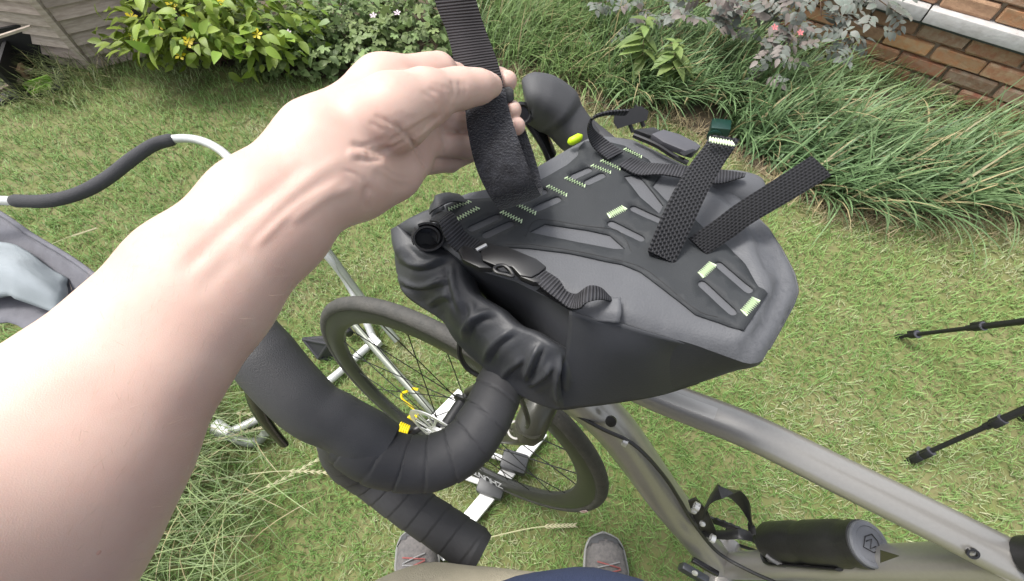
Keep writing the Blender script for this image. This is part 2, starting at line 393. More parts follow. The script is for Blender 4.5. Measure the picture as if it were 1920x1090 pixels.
mb = MB(); box(mb, WP + WD * 1.0 + np.array([0, 0, 0.45]) - WN * 0.11, WD * 2.6, WN * 0.10, (0, 0, 0.47)); obj('mortar_core', mb, M_MORTAR, wall, smooth=False)
brick_me = []
for k in range(4):
    bm = bmesh.new(); bmesh.ops.create_cube(bm, size=1.0)
    for v in bm.verts: v.co = Vector((v.co.x * (BL - JT), v.co.y * 0.04, v.co.z * (CH - JT)))
    bmesh.ops.bevel(bm, geom=list(bm.edges), offset=0.006, segments=1, affect='EDGES')
    for v in bm.verts: v.co += Vector((random.uniform(-.004, .004), random.uniform(-.003, .003), random.uniform(-.004, .004)))
    brick_me.append(bm)
bm_mesh = {}
def brick_mesh(i, j):
    if (i, j) not in bm_mesh:
        me = bpy.data.meshes.new('brick'); brick_me[i].to_mesh(me); me.materials.append(BR[j]); bm_mesh[(i, j)] = me
    return bm_mesh[(i, j)]
RW = Matrix(((WD[0], WN[0], 0), (WD[1], WN[1], 0), (0, 0, 1))).to_4x4()
for c in range(13):
    z0 = 0.010 + c * CH
    if c == 4: continue                                        # the ledge course
    for i in range(-9, 15):
        s = (i + (0.5 if c % 2 else 0.0)) * BL + random.uniform(-.006, .006); pr = random.uniform(-.004, .004)
        j = random.choices(range(5), (4, 3, .7, 2.6, 2.2))[0]
        P = WP + WD * s + WN * (pr - 0.002) + np.array([0, 0, z0 + CH / 2])
        q = pix(P)
        if q[0] < 1250 or q[0] > 2350: continue
        inst('brick', brick_mesh(random.randrange(4), j), Matrix.Translation(Vector(P)) @ RW, wall)
M_LEDGE = mat('ledge_stone', (0.52, 0.51, 0.50), 0.8, var=0.7, scale=25, col2=(0.38, 0.36, 0.34), bump=0.6, bscale=90)
M_SLATE = mat('slate_course', (0.085, 0.095, 0.09), 0.8, var=0.6, scale=40)
mb = MB(); box(mb, WP + WD * 0.9 + WN * 0.008 + np.array([0, 0, 0.2815]), WD * 2.2, WN * 0.028, (0, 0, 0.010)); obj('drip_course', mb, M_SLATE, wall, smooth=False)
for i in range(-2, 6):
    mb = MB(); bbox_bev(mb, WP + WD * (i * 0.42) + WN * 0.022 + np.array([0, 0, 0.315]), WD * 0.207, WN * 0.045, (0, 0, 0.0265), 0.006); obj('ledge_stone', mb, M_LEDGE, wall)

# weathered shed top left
SC0 = Z(178, 131, 0); SR = Z(327, 94, 0); SL = Z(0, 106, 0)
dr = nrm(SR - SC0); dl = nrm(SL - SC0)
shed = empty('garden_shed', SC0, 'weathered grey timber shed clad in overlapping horizontal boards', 'shed')
M_BOARD = mat('weathered_board', (0.40, 0.335, 0.285), 0.9, var=0.9, scale=14, col2=(0.25, 0.20, 0.165), bump=0.7, bscale=60, objvar=0.22, stretch=(1, 1, 7))
M_DARKW = mat('dark_timber', (0.035, 0.028, 0.028), 0.8, var=0.6, scale=30)
def facet(d, length, n, h, start=0.0):
    nn = nrm(np.cross(d, [0, 0, 1])); nn = nn if np.dot(nn, EYE - SC0) > 0 else -nn
    for i in range(n):
        z0 = 0.012 + i * h; a = SC0 + d * start + np.array([0, 0, z0]); b = SC0 + d * length + np.array([0, 0, z0])
        o1, o2 = nn * 0.019, nn * 0.002; up = np.array([0, 0, h - 0.0015])
        w1, w2 = random.uniform(-.0012, .0012), random.uniform(-.0012, .0012)
        w1, w2 = np.array([0, 0, w1]), np.array([0, 0, w2])
        mb = MB(); P = [a + o1 + w1, b + o1 + w2, b + o2 + up, a + o2 + up, a - nn * .02, b - nn * .02, b - nn * .02 + up, a - nn * .02 + up]
        mb.add(P, [(0, 1, 2, 3), (5, 4, 7, 6), (1, 0, 4, 5), (3, 2, 6, 7), (0, 3, 7, 4), (2, 1, 5, 6)])
        obj('board', mb, M_BOARD, shed, smooth=False)
    return nn
n1 = facet(dr, 0.62, 17, 0.057, 0.016); n2 = facet(dl, 1.1, 19, 0.051, 0.016)
mb = MB(); box(mb, SC0 + (n1 + n2) / 2 * 0.012 + np.array([0, 0, 0.5]), nrm(n1 + n2) * 0.012, nrm(np.cross(n1 + n2, [0, 0, 1])) * 0.016, (0, 0, 0.5)); obj('corner_batten', mb, M_BOARD, shed, smooth=False)
mb = MB(); box(mb, SC0 + dr * 0.335 + n1 * 0.03 + np.array([0, 0, 0.62]), dr * 0.018, n1 * 0.012, (0, 0, 0.43)); obj('corner_post', mb, M_DARKW, shed, smooth=False)
mb = MB(); box(mb, SC0 + dr * 0.40 + n1 * 0.024 + np.array([0, 0, 0.60]), dr * 0.045, n1 * 0.008, (0, 0, 0.4)); obj('fascia_board', mb, M_BOARD, shed, smooth=False)
# ---------------------------------------------------------------- bicycle (leans a little away, front to the left)
BF = nrm([math.cos(math.radians(151.0)), math.sin(math.radians(151.0)), 0]); _n0 = np.array([-BF[1], BF[0], 0.0])
BU = np.array([0, 0, 1.0]) * math.cos(-0.1086) + _n0 * math.sin(-0.1086); BLf = np.cross(BU, BF)              # forward, up, left (towards the viewer)
AX = EYE + np.array([-0.1246, 0.2704, -0.932]); WR = 0.345
C0 = AX - BU * WR
def K(f, l, u): return C0 + BF * f + BLf * l + BU * u
def BP(u, v, l=0.0): return PL(u, v, C0 + BLf * l, BLf)          # picture point on the bike's plane, l to the left of it
bike = empty('road_bicycle', C0, 'grey drop bar road bicycle with black tyres, front wheel in a white stand', 'bicycle')
M_FRAME = mat('frame_paint', (0.33, 0.318, 0.298), 0.29, metal=0.50, var=0.25, scale=300, col2=(0.39, 0.375, 0.355), coat=0.2, detail=1)
M_DECAL = mat('silver_decal', (0.46, 0.45, 0.43), 0.35, metal=0.3)
M_RUB = mat('tyre_rubber', (0.050, 0.049, 0.045), 0.75, var=0.7, scale=60, col2=(0.085, 0.080, 0.072), bump=0.5, bscale=300)
M_RIM = mat('carbon_rim', (0.035, 0.036, 0.032), 0.38, var=0.3, scale=80)
M_TAPE = mat('bar_tape', (0.042, 0.042, 0.045), 0.62, var=0.4, scale=90, bump=0.10, bscale=900, col2=(0.03, 0.03, 0.032))
M_HOOD = mat('hood_rubber', (0.055, 0.056, 0.06), 0.58, var=0.3, scale=60, bump=0.3, bscale=1200, col2=(0.045, 0.045, 0.05))
M_BLK = mat('black_plastic', (0.018, 0.018, 0.019), 0.38, var=0.4, scale=120, bump=0.15, bscale=600)
M_GLOSS = mat('gloss_black', (0.012, 0.012, 0.013), 0.14)
M_MET = mat('polished_steel', (0.66, 0.66, 0.65), 0.35, metal=0.6, var=0.3, scale=60)
M_SPK = mat('black_spoke', (0.03, 0.03, 0.03), 0.35, metal=0.5)
M_WHITE = mat('white_paint', (0.80, 0.80, 0.79), 0.5, var=0.35, scale=30, col2=(0.66, 0.66, 0.64), bump=0.2, bscale=200)
M_YEL = mat('yellow_plastic', (0.80, 0.62, 0.01), 0.45)
M_LIME = mat('lime_plastic', (0.50, 0.72, 0.01), 0.45)
M_FORK = mat('fork_paint', (0.06, 0.06, 0.045), 0.36, metal=0.1, coat=0.15, var=0.4, scale=40)
def txt(name, s, size, o, x, y, m, parent, th=0.0004):
    cu = bpy.data.curves.new(name, 'FONT'); cu.body = s; cu.size = size; cu.extrude = th; cu.align_x = 'CENTER'; cu.align_y = 'CENTER'; cu.resolution_u = 3
    t = bpy.data.objects.new(name, cu); COL.objects.link(t)
    bpy.context.view_layer.update(); me = bpy.data.meshes.new_from_object(t); bpy.data.objects.remove(t); bpy.data.curves.remove(cu)
    x, y = nrm(x), nrm(y); z = np.cross(x, y)
    off = OFF[parent]; o = np.asarray(o)
    for vv in me.vertices:
        p = o + x * vv.co.x + y * vv.co.y + z * vv.co.z - off; vv.co = Vector(p)
    me.name = name; me.materials.clear(); me.materials.append(m); ob = bpy.data.objects.new(name, me); COL.objects.link(ob); ob.parent = parent; OFF[ob] = off
    return ob
TXS = 1
def wheel(c, name, front):
    t = 0.0132
    prof = []                                                       # tyre section
    for k in range(14):
        a = 2 * math.pi * k / 14; prof.append((WR - t + t * math.cos(a), t * 1.02 * math.sin(a)))
    wh = bpy.data.objects.new(name, None); COL.objects.link(wh); wh.parent = bike; OFF[wh] = OFF[bike]; wh.empty_display_size = 0.02
    mb = MB(); ring(mb, c, BLf, BF, WR, prof, 120); obj('tyre', mb, M_RUB, wh)
    rp = [(WR - 0.020, 0.0115), (WR - 0.020, -0.0115), (WR - 0.030, -0.0128), (WR - 0.050, -0.0105), (WR - 0.060, -0.004), (WR - 0.060, 0.004), (WR - 0.050, 0.0105), (WR - 0.030, 0.0128)]
    mb = MB(); ring(mb, c, BLf, BF, WR, rp, 120); rim = obj('rim', mb, M_RIM, wh)
    mb = MB(); lathe(mb, c - BLf * 0.05, BLf, [(0, .010), (.008, .010), (.010, .022), (.016, .022), (.02, .014), (.08, .014), (.084, .022), (.09, .022), (.092, .010), (.10, .010)], 20); obj('hub', mb, M_BLK, wh)
    ns = 24
    for k in range(ns):
        a = 2 * math.pi * k / ns; sd = 1 if k % 2 else -1; b = a + (0.55 if (k // 2) % 2 else -0.55)
        e = BF * math.cos(a) + BU * math.sin(a); h = BF * math.cos(b) + BU * math.sin(b)
        mb = MB(); tube(mb, [c + h * 0.02 + BLf * sd * 0.033, c + e * (WR - 0.058) + BLf * sd * 0.002], 0.0011, 6); obj('spoke', mb, M_SPK, wh)
    # disc rotor with cut arms, left side
    rc = c + BLf * 0.046
    mb = MB(); ring(mb, rc, BLf, BF, .08, [(0.080, 0.001), (0.080, -0.001), (0.068, -0.001), (0.068, 0.001)], 72)
    for k in range(9):
        a = 2 * math.pi * k / 9
        p = rc + (BF * math.cos(a) + BU * math.sin(a)) * 0.022; q = rc + (BF * math.cos(a + .5) + BU * math.sin(a + .5)) * 0.069
        for da in (0, .28):
            q2 = rc + (BF * math.cos(a + .5 + da) + BU * math.sin(a + .5 + da)) * 0.069
            tube(mb, [p, q2], 0.0032, 6, rb=0.0009, up=BLf)
    ring(mb, rc, BLf, BF, .02, [(0.026, 0.001), (0.026, -0.001), (0.016, -0.001), (0.016, 0.001)], 32)
    obj('disc_rotor', mb, M_MET, wh)
    mb = MB(); lathe(mb, rc - BLf * 0.001, BLf, [(0, .022), (.006, .022), (.008, .018), (.018, .016), (.019, .006)], 18); obj('lockring', mb, M_MET, wh)
    if front:
        # lettering on the near rim flank low on the wheel, upside down for the viewer
        cands = [(math.radians(a_)) for a_ in range(200, 340, 1)]
        best = min(cands, key=lambda a_: abs(pix(c + (BF * math.cos(a_) + BU * math.sin(a_)) * (WR - .04))[0] - 925))
        for ch, k in (('T', 3.0), ('N', 2.0), ('U', 1.0), ('H', 0.0), ('Z', -1.0)):
            a_ = best + (k - 0.5) * 0.062 * TXS; e = BF * math.cos(a_) + BU * math.sin(a_); tn = -BF * math.sin(a_) + BU * math.cos(a_)
            fn_ = nrm(BLf - e * .25); yv = nrm(e + BLf * .25); xv = np.cross(yv, fn_)            # on the sloping near flank, upside down for the viewer
            txt('rim_lettering', ch, 0.030, c + e * (WR - 0.044) + BLf * 0.0118, xv, yv, mat('decal_white', (.55, .55, .55), .5), rim, 0.0004)
    return wh
fw = wheel(AX, 'front_wheel', True)
# tyre label
a_ = min([math.radians(x) for x in range(0, 360)], key=lambda q: np.hypot(*(pix(AX + (BF * math.cos(q) + BU * math.sin(q)) * (WR - .008) + BLf * .014)[:2] - np.array([1095, 944]))))
e_ = BF * math.cos(a_) + BU * math.sin(a_); t_ = -BF * math.sin(a_) + BU * math.cos(a_)
mb = MB(); box(mb, AX + e_ * (WR - .012) + BLf * .0150, t_ * .016, e_ * .003, BLf * .0004); obj('tyre_label', mb, mat('label_pale', (.55, .5, .5), .6, var=.8, scale=150, col2=(.45, .1, .1)), bike, smooth=False)
# fork, head tube and frame tubes
_r = ray(1022, 748); fork_c = EYE + _r * (np.dot(C0 + BU * .70 - EYE, BU) / np.dot(_r, BU)); fl_ = np.dot(fork_c - C0, BLf)
for s_ in (1, -1):
    mb = MB(); e_ = AX + BLf * s_ * .056 + BU * .01; o_ = fork_c + BLf * (s_ * .05 - (fl_ if s_ < 0 else 0)); mid = (e_ + o_) / 2
    tube(mb, cr([o_ + BU * .01, o_ - BU * .03 + BF * .01, mid + BF * .006, e_], 16), np.linspace(.018, .0095, 16), 14, rb=np.linspace(.013, .008, 16), up=BLf); obj('fork_blade', mb, M_FORK, bike)
mb = MB(); tube(mb, cr([fork_c - BLf * .065 - BU * .012, fork_c - BLf * .04 + BU * .012, fork_c + BLf * .02 + BU * .012, fork_c + BLf * .056 - BU * .016], 14), np.r_[.018, np.full(12, .022), .016], 16); obj('fork_crown', mb, M_FORK, bike)
mb = MB(); tube(mb, cr([AX - BLf * .058, AX + BLf * .062], 2), .008, 12); tube(mb, [AX + BLf * .06, AX + BLf * .066], .011, 12); obj('axle', mb, M_BLK, bike)
# brake caliper near the left dropout
mb = MB(); bbox_bev(mb, AX + BLf * .05 - BF * .075 + BU * .055, BF * .018, BU * .028, BLf * .014, .006); obj('brake_caliper', mb, M_BLK, bike)
ht0 = fork_c + BU * .022 - BLf * .02; ht1 = BP(1092, 690, .01)
mb = MB(); tube(mb, [ht0, ht0 + (ht1 - ht0) * .15, ht0 + (ht1 - ht0) * .85, ht1], [.026, .024, .022, .024], 20); obj('head_tube', mb, M_FRAME, bike)
# a small pale ring-shaped emblem on the fork crown side
mb = MB(); ec = Z(0, 0, 0) * 0 + PL(968, 806, fork_c + BLf * .04, nrm(BLf + BU)); en = nrm(EYE - ec)
ring(mb, ec + en * .012, en, BF, .01, [(.012, .001), (.012, -.001), (.0095, -.001), (.0095, .001)], 24); tube(mb, cr([ec + en * .012 + BF * .012, ec + en * .012 + BF * .004 - BU * .012, ec + en * .012 - BF * .02 - BU * .010], 8), .0014, 6); obj('emblem', mb, M_DECAL, bike)
BBp = BP(1352, 1062); 
tt = [BP(1090, 676), BP(1240, 743), BP(1400, 806), BP(1560, 884), BP(1740, 972), BP(1915, 1060)]
P = cr(tt, 30); wpx = np.linspace(31, 40, 30); rr = np.array([w_ / F * pix(p)[2] for w_, p in zip(wpx, P)]); rr = np.clip(rr, .014, .021)
mb = MB(); tube(mb, P, rr, 24, rb=rr * .86, up=BU); obj('top_tube', mb, M_FRAME, bike)
i0 = 8; Pd = P[i0:27]; mb = MB()                                    # silver decal strip on the tube's upper side
for seg_a, seg_b in ((6, 11),):
    q = P[seg_a:seg_b]; r_ = rr[seg_a:seg_b]; vs = []; k = len(q)
    for a in np.linspace(-.05, .62, 7):
        vs += [q[i] + (BU * math.cos(a) * .86 + BLf * math.sin(a)) * (r_[i] + .0006) for i in range(k)]
    fs = [(j * k + i, j * k + i + 1, (j + 1) * k + i + 1, (j + 1) * k + i) for j in range(6) for i in range(k - 1)]
    mb.add(vs, fs)
obj('decal_strip', mb, M_DECAL, bike)
dt = [ht0 + (ht1 - ht0) * .15, BP(1150, 800), BP(1250, 935), BBp]
P = cr(dt, 24); wpx = np.linspace(42, 28, 24); rr = np.clip([w_ / F * pix(p)[2] for w_, p in zip(wpx, P)], .018, .032)
mb = MB(); tube(mb, P, rr, 24); obj('down_tube', mb, M_FRAME, bike)
mb = MB(); tube(mb, [BBp - BLf * .045, BBp + BLf * .045], .024, 20); obj('bottom_bracket', mb, M_FRAME, bike)
STOP = BP(1905, 1052)
mb = MB(); tube(mb, cr([BBp, BP(1480, 1058), BP(1700, 1056), STOP], 16), np.linspace(.021, .019, 16), 20); obj('seat_tube', mb, M_FRAME, bike)
RAX = C0 + BU * WR - BF * 1.0
for s in (-1, 1):
    mb = MB(); tube(mb, cr([BBp + BLf * s * .03, (BBp + RAX) / 2 + BLf * s * .05, RAX + BLf * s * .065], 10), np.linspace(.013, .009, 10), 12); obj('chain_stay', mb, M_FRAME, bike)
    mb = MB(); tube(mb, cr([STOP + BLf * s * .016 - BF * .015 - BU * .03, (STOP + RAX) / 2 + BLf * s * .045, RAX + BLf * s * .065], 10), np.linspace(.011, .008, 10), 12); obj('seat_stay', mb, M_FRAME, bike)
wheel(RAX, 'rear_wheel', False)
sp_d = nrm(STOP - BBp); mb = MB(); tube(mb, [STOP, STOP + sp_d * .16], .0138, 16); obj('seat_post', mb, M_BLK, bike)
mb = MB(); tube(mb, [STOP + sp_d * .012, STOP + sp_d * .03], .020, 16); obj('seat_clamp', mb, M_BLK, bike)
sdl = STOP + sp_d * .17; mb = MB()
tube(mb, cr([sdl + BF * .15 + BU * .02, sdl + BF * .05 + BU * .025, sdl - BF * .05 + BU * .03, sdl - BF * .13 + BU * .035], 14), [.016, .019, .022, .025, .028, .033, .04, .05, .058, .064, .067, .067, .064, .055], 16, rb=np.full(14, .018), up=BU); obj('saddle', mb, M_BLK, bike)
# hose along the down tube, front derailleur, ring bosses
mb = MB(); hp = [BP(1075, 775, .03), BP(1130, 805, .030), BP(1190, 835, .028), BP(1250, 900, .026), BP(1300, 980, .026), BP(1345, 1035, .026), BP(1400, 1068, .03), BP(1460, 1095, .035)]
tube(mb, cr(hp, 40), .0027, 8); obj('brake_hose', mb, M_BLK, bike)
for (u, v, l) in ((1172, 829, .030), (1306, 950, .027), (1336, 1010, .026)):
    mb = MB(); ring(mb, BP(u, v, l), BF, BU, .004, [(.006, .003), (.006, -.003), (.0035, -.003), (.0035, .003)], 16); obj('hose_clip', mb, M_MET, bike)
mb = MB(); lathe(mb, BP(1146, 789, .022), nrm(BLf + BU * .8), [(0, .007), (.004, .007), (.0045, .005)], 16); obj('cable_grommet', mb, M_BLK, bike)
mb = MB(); ring(mb, BP(1824, 1038, .019), nrm(BLf * .7 + BU * .7), BF, .004, [(.0048, .0012), (.0048, -.0012), (.003, -.0012), (.003, .0012)], 18); obj('frame_badge', mb, M_GLOSS, bike)
mb = MB(); pc = BP(1663, 1042, .021); extr(mb, [BP(1650, 1031, .022), BP(1686, 1042, .020), BP(1650, 1055, .022)], BLf + BU, .0008); obj('frame_sticker', mb, M_GLOSS, bike)
# crank set: chainring behind, near crank arm with bolt
mb = MB(); rcg = BBp - BLf * .045
tp = []
for k in range(96): tp.append((.086 + (.0025 if k % 2 else -.001)))
vs = []; 
for sgn in (-.0016, .0016):
    for k in range(96):
        a = 2 * math.pi * k / 96; e = BF * math.cos(a) + BU * math.sin(a); vs += [rcg + e * tp[k] + BLf * sgn, rcg + e * .064 + BLf * sgn]
fs = []
for k in range(96):
    a0, a1 = 2 * k, 2 * ((k + 1) % 96); fs += [(a0, a1, a1 + 1, a0 + 1), (192 + a0, 192 + a0 + 1, 192 + a1 + 1, 192 + a1), (a0, 192 + a0, 192 + a1, a1), (a0 + 1, a1 + 1, 192 + a1 + 1, 192 + a0 + 1)]
mb.add(vs, fs)
for k in range(5):
    a = 2 * math.pi * k / 5; tube(mb, [rcg, rcg + (BF * math.cos(a) + BU * math.sin(a)) * .068], .007, 8, rb=.002, up=BLf)
obj('chainring', mb, M_BLK, bike)
cd = nrm(BF * -.9 + BU * -.35)
mb = MB(); tube(mb, [BBp + BLf * .062, BBp + BLf * .066 + cd * .08, BBp + BLf * .07 + cd * .17], [.015, .011, .012], 14, rb=[.008, .007, .008], up=BLf); ck = obj('crank_arm', mb, mat('crank_grey', (.06, .065, .075), .35, metal=.3), bike)
mb = MB(); lathe(mb, BBp + BLf * .068, BLf, [(0, .009), (.003, .009), (.004, .006)], 16); obj('crank_bolt', mb, M_MET, ck)
mb = MB(); bbox_bev(mb, BBp + BLf * .115 + cd * .17, BF * .035, BLf * .038, BU * .008, .005); obj('pedal', mb, M_BLK, bike)
# near derailleur-like clamp below the junction
fdc = BP(1300, 1075, .05)
mb = MB(); bbox_bev(mb, fdc, BF * .022, BLf * .006, BU * .013, .004); cl = obj('chain_guide', mb, mat('crank_grey', (.06, .065, .075), .35), bike)
mb = MB(); lathe(mb, BP(1303, 1074, .057), BLf + BU * .6, [(0, .0045), (.002, .0045), (.0025, .003)], 14); obj('bolt', mb, M_MET, cl)
mb = MB(); bbox_bev(mb, BP(1322, 1063, .05), BF * .02, BLf * .004, BU * .005, .002); obj('guide_label', mb, M_GLOSS, cl)
# bottle cages
def cage(axis, c, side, name, upv):
    """a loop cage: back plate on the tube, hoop round the bottle. axis = tube direction, c = plate centre, side = away from the tube"""
    r = .038; cage_o = bpy.data.objects.new(name, None); COL.objects.link(cage_o); cage_o.parent = bike; OFF[cage_o] = OFF[bike]
    mb = MB(); bbox_bev(mb, c + side * .006, axis * .045, upv * .011, side * .004, .003); pl_ = obj('back_plate', mb, M_BLK, cage_o)
    bc = c + side * (.010 + r)
    mb = MB(); pts = []
    for k in range(21):
        a = math.radians(-150 + 300 * k / 20); pts.append(bc + axis * (.02 * math.cos(a) + .035) - side * r * math.cos(a) * -1 * .0 + (side * -math.cos(math.pi - a) + upv * math.sin(a)) * r)
    tube(mb, np.array(pts), .0085, 8, rb=.002, up=None); obj('hoop', mb, M_BLK, cage_o)
    mb = MB(); tube(mb, cr([c + side * .012 - axis * .04, c + side * .02 - axis * .075, bc - axis * .085, bc + side * r * .7 - axis * .08], 14), .007, 8, rb=.0025, up=upv); obj('base_tongue', mb, M_BLK, cage_o)
    for s in (-.03, .03):
        mb = MB(); lathe(mb, c + side * .009 + axis * s, side, [(0, .0045), (.0025, .0045), (.003, .003)], 14); obj('bolt', mb, M_MET, cage_o)
    return bc
# empty cage on the down tube, measured in the picture
cg = bpy.data.objects.new('bottle_cage', None); COL.objects.link(cg); cg.parent = bike; OFF[cg] = OFF[bike]
ddn = nrm(BBp - BP(1150, 800)); dside = nrm(np.cross(BLf, ddn)); dside = dside if np.dot(dside, BU) > 0 else -dside
mb = MB(); pa, pb = BP(1296, 945, .004), BP(1330, 1000, .004)
extr(mb, [BP(1290, 938, .0), BP(1304, 932, .004), BP(1326, 955, .012), BP(1342, 992, .014), BP(1334, 1006, .012), BP(1318, 1000, .008), BP(1300, 968, .0)], BLf + BU, .006); obj('back_plate', mb, M_BLK, cg)
for (u, v) in ((1301, 957), (1317, 981)):
    mb = MB(); lathe(mb, BP(u, v, .016), BLf + BU * .8, [(0, .0042), (.003, .0042), (.0035, .003)], 14); obj('bolt', mb, M_MET, cg)
hl = [(1322, 962, .012), (1330, 938, .02), (1350, 920, .02), (1368, 921, .01), (1388, 936, -.01), (1402, 958, -.02), (1409, 985, -.02), (1411, 1002, -.01)]
mb = MB(); tube(mb, cr([BP(u, v, l) for u, v, l in hl], 26), np.r_[np.linspace(.010, .011, 10), np.linspace(.011, .0055, 16)], 10, rb=.0018, up=nrm(BF + BU)); obj('hoop', mb, M_BLK, cg)
mb = MB(); tube(mb, cr([BP(1318, 998, .012), BP(1350, 1003, .014), BP(1385, 1002, .012), BP(1408, 1006, .004)], 14), .007, 10, rb=.002, up=BU); obj('lower_arm', mb, M_BLK, cg)
# handlebar: tops under the bag, near ramp, drop; bar tape in overlapping turns
def tape_prof(pitch, dp=.022):
    def f(s, a, L):
        q = ((L / pitch) + a / (2 * math.pi)) % 1.0
        return 0.985 + 0.03 * q - (dp if q < .09 else 0)
    return f
bar = bpy.data.objects.new('handlebar', None); COL.objects.link(bar); bar.parent = bike; OFF[bar] = OFF[bike]
zb = CAM_H - .345
ramp = [Z(1010, 610, zb), Z(965, 675, zb), Z(936, 728, zb), Z(912, 781, zb), Z(872, 836, zb - .003), Z(814, 866, zb - .004), Z(757, 868, zb - .002), Z(700, 853, zb + .004), Z(655, 820, zb + .008)]
mb = MB(); R = cr(ramp, 260); tube(mb, R, np.linspace(.0195, .0212, 260), 32, prof=tape_prof(.0185)); obj('bar_tape', mb, M_TAPE, bar)
drop = [Z(655, 800, zb + .004), Z(640, 830, zb - .03), Z(655, 865, zb - .06), Z(700, 898, zb - .085), Z(764, 946, zb - .098), Z(830, 990, zb - .104), Z(903, 1040, zb - .108)]
mb = MB(); R = cr(drop, 240); tube(mb, R, np.r_[np.linspace(.0185, .0195, 232), np.linspace(.0195, .0170, 8)], 32, prof=tape_prof(.0185, .012)); obj('bar_tape', mb, M_TAPE, bar)
# far side of the bar (mostly under the bag)
hm = (np.array(ramp[0]))
far = [Z(1010, 610, zb), Z(1070, 500, zb), Z(1120, 400, zb), Z(1135, 330, zb), Z(1120, 290, zb), Z(1092, 262, zb + .01)]
mb = MB(); R = cr(far, 90); tube(mb, R, .0178, 24, prof=tape_prof(.016)); obj('bar_tape', mb, M_TAPE, bar)
fd = [Z(1060, 235, zb), Z(1040, 215, zb - .04), Z(1060, 210, zb - .09), Z(1110, 250, zb - .12), Z(1170, 300, zb - .125)]
mb = MB(); tube(mb, cr(fd, 60), .0172, 20, prof=tape_prof(.016)); obj('bar_tape', mb, M_TAPE, bar)
stc = Z(1075, 490, zb)
mb = MB(); tube(mb, cr([stc, (stc + ht1) / 2 + BU * .015, ht1 + BU * .02], 8), .016, 14); obj('stem', mb, M_BLK, bike)
# near hood and lever
sq = lambda s, a, L: .93 * (abs(math.cos(a)) ** 3.2 + abs(math.sin(a)) ** 3.2) ** (-1 / 3.2)
mb = MB(); hd = [D(712, 842, .330), D(672, 815, .326), D(632, 790, .322), D(590, 770, .318), D(545, 728, .314), D(500, 676, .311), D(462, 625, .309), D(440, 590, .310)]
R = cr(hd, 50); hw = np.interp(np.linspace(0, 1, 50), [0, .1, .22, .36, .5, .75, 1], [.0222, .0226, .0206, .0212, .0222, .0226, .018])
tube(mb, R, hw, 28, rb=hw * 1.05, up=nrm(BU)); hood = obj('brake_hood', mb, M_HOOD, bike)
mb = MB(); tube(mb, np.array([R[0] - (R[1] - R[0]) * .5, R[0] - (R[1] - R[0]) * .02]), .0215, 28); obj('hood_lip', mb, M_BLK, hood)
mb = MB(); lv = [D(470, 690, .335), D(482, 760, .350), D(505, 800, .362), D(532, 832, .375)]
tube(mb, cr(lv, 20), np.linspace(.012, .0065, 20), 12, rb=np.linspace(.006, .0035, 20), up=nrm(BLf)); obj('brake_lever', mb, M_GLOSS, hood)
# far hood and lever
mb = MB(); hd = [D(1098, 272, .475), D(1078, 250, .472), D(1058, 226, .468), D(1040, 207, .462), D(1018, 192, .456), D(997, 184, .452), D(985, 186, .452)]
R = cr(hd, 40); hw = np.interp(np.linspace(0, 1, 40), [0, .2, .42, .55, .8, .93, 1], [.018, .020, .021, .0245, .0235, .021, .015])
tube(mb, R, hw, 32, rb=hw * 1.2, up=nrm(np.array([0, -.35, 1])), prof=sq); fh = obj('brake_hood', mb, M_HOOD, bike)
mb = MB(); lv = [D(985, 212, .468), D(1003, 238, .478), D(1022, 268, .488), D(1034, 296, .498)]
tube(mb, cr(lv, 16), np.linspace(.009, .011, 16), 12, rb=np.linspace(.006, .004, 16), up=nrm(BF)); obj('brake_lever', mb, M_GLOSS, fh)
mb = MB(); lathe(mb, D(978, 214, .452), -ray(978, 214), [(-.004, .012), (.003, .012), (.004, .009), (.002, .007)], 18); obj('hood_cap', mb, M_GLOSS, fh)
# cable loops at the bar
mb = MB(); tube(mb, cr([D(862, 640, .40), D(862, 665, .405), D(876, 690, .41), D(898, 705, .41)], 16), .0026, 8); obj('brake_hose', mb, M_BLK, bike)
mb = MB(); tube(mb, cr([D(975, 745, .42), D(985, 770, .45), D(990, 790, .47), D(988, 800, .50)], 14), .0028, 8); obj('brake_hose', mb, M_BLK, bike)

# water bottle in the cage on the seat tube
bx = BP(1415, 1022, .02); by = BP(1626, 1019, .03)
sdir = nrm(STOP - BBp)
cap_c = D(1624, 1020, .515); bot_b = D(1440, 1016, .66); ba = nrm(cap_c - bot_b); bl = np.linalg.norm(cap_c - bot_b); br = .0235
bott = empty('water_bottle', bot_b, 'black cycling bottle with a round grey cap lying in the cage', 'bottle')
M_BOT = mat('bottle_black', (0.02, 0.02, 0.02), 0.42, var=.5, scale=50, bump=.2, bscale=300)
M_CAP = mat('cap_grey', (0.14, 0.145, 0.16), 0.5, var=.3, scale=60)
mb = MB(); lathe(mb, bot_b, ba, [(-.004, br * .8), (0, br * .98), (.01, br * 1.15), (bl * .35, br * 1.18), (bl * .4, br * 1.12), (bl * .46, br * 1.12), (bl * .5, br * 1.18), (bl * .82, br * 1.16), (bl * .86, br * 1.05), (bl * .93, br * 1.12), (bl, br * 1.10), (bl + .001, br)], 36); obj('body', mb, M_BOT, bott)
mb = MB(); lathe(mb, cap_c, ba, [(0, br * 1.04), (.004, br * 1.06), (.006, br * 1.0), (.0065, br * .82), (.0055, br * .78), (.0055, br * .2)], 36); cp = obj('cap', mb, M_CAP, bott)
ux = nrm(np.cross(ba, [0, 0, 1])); uy = np.cross(ba, ux); mb = MB(); ctr = cap_c + ba * .0062
shield = [(-.008, .0085), (.0, .011), (.008, .0085), (.0085, -.002), (0, -.0115), (-.0085, -.002)]
def p2(a, b, r=0.55): c_, s_ = math.cos(r), math.sin(r); return ctr + ux * (a * c_ - b * s_) + uy * (a * s_ + b * c_)
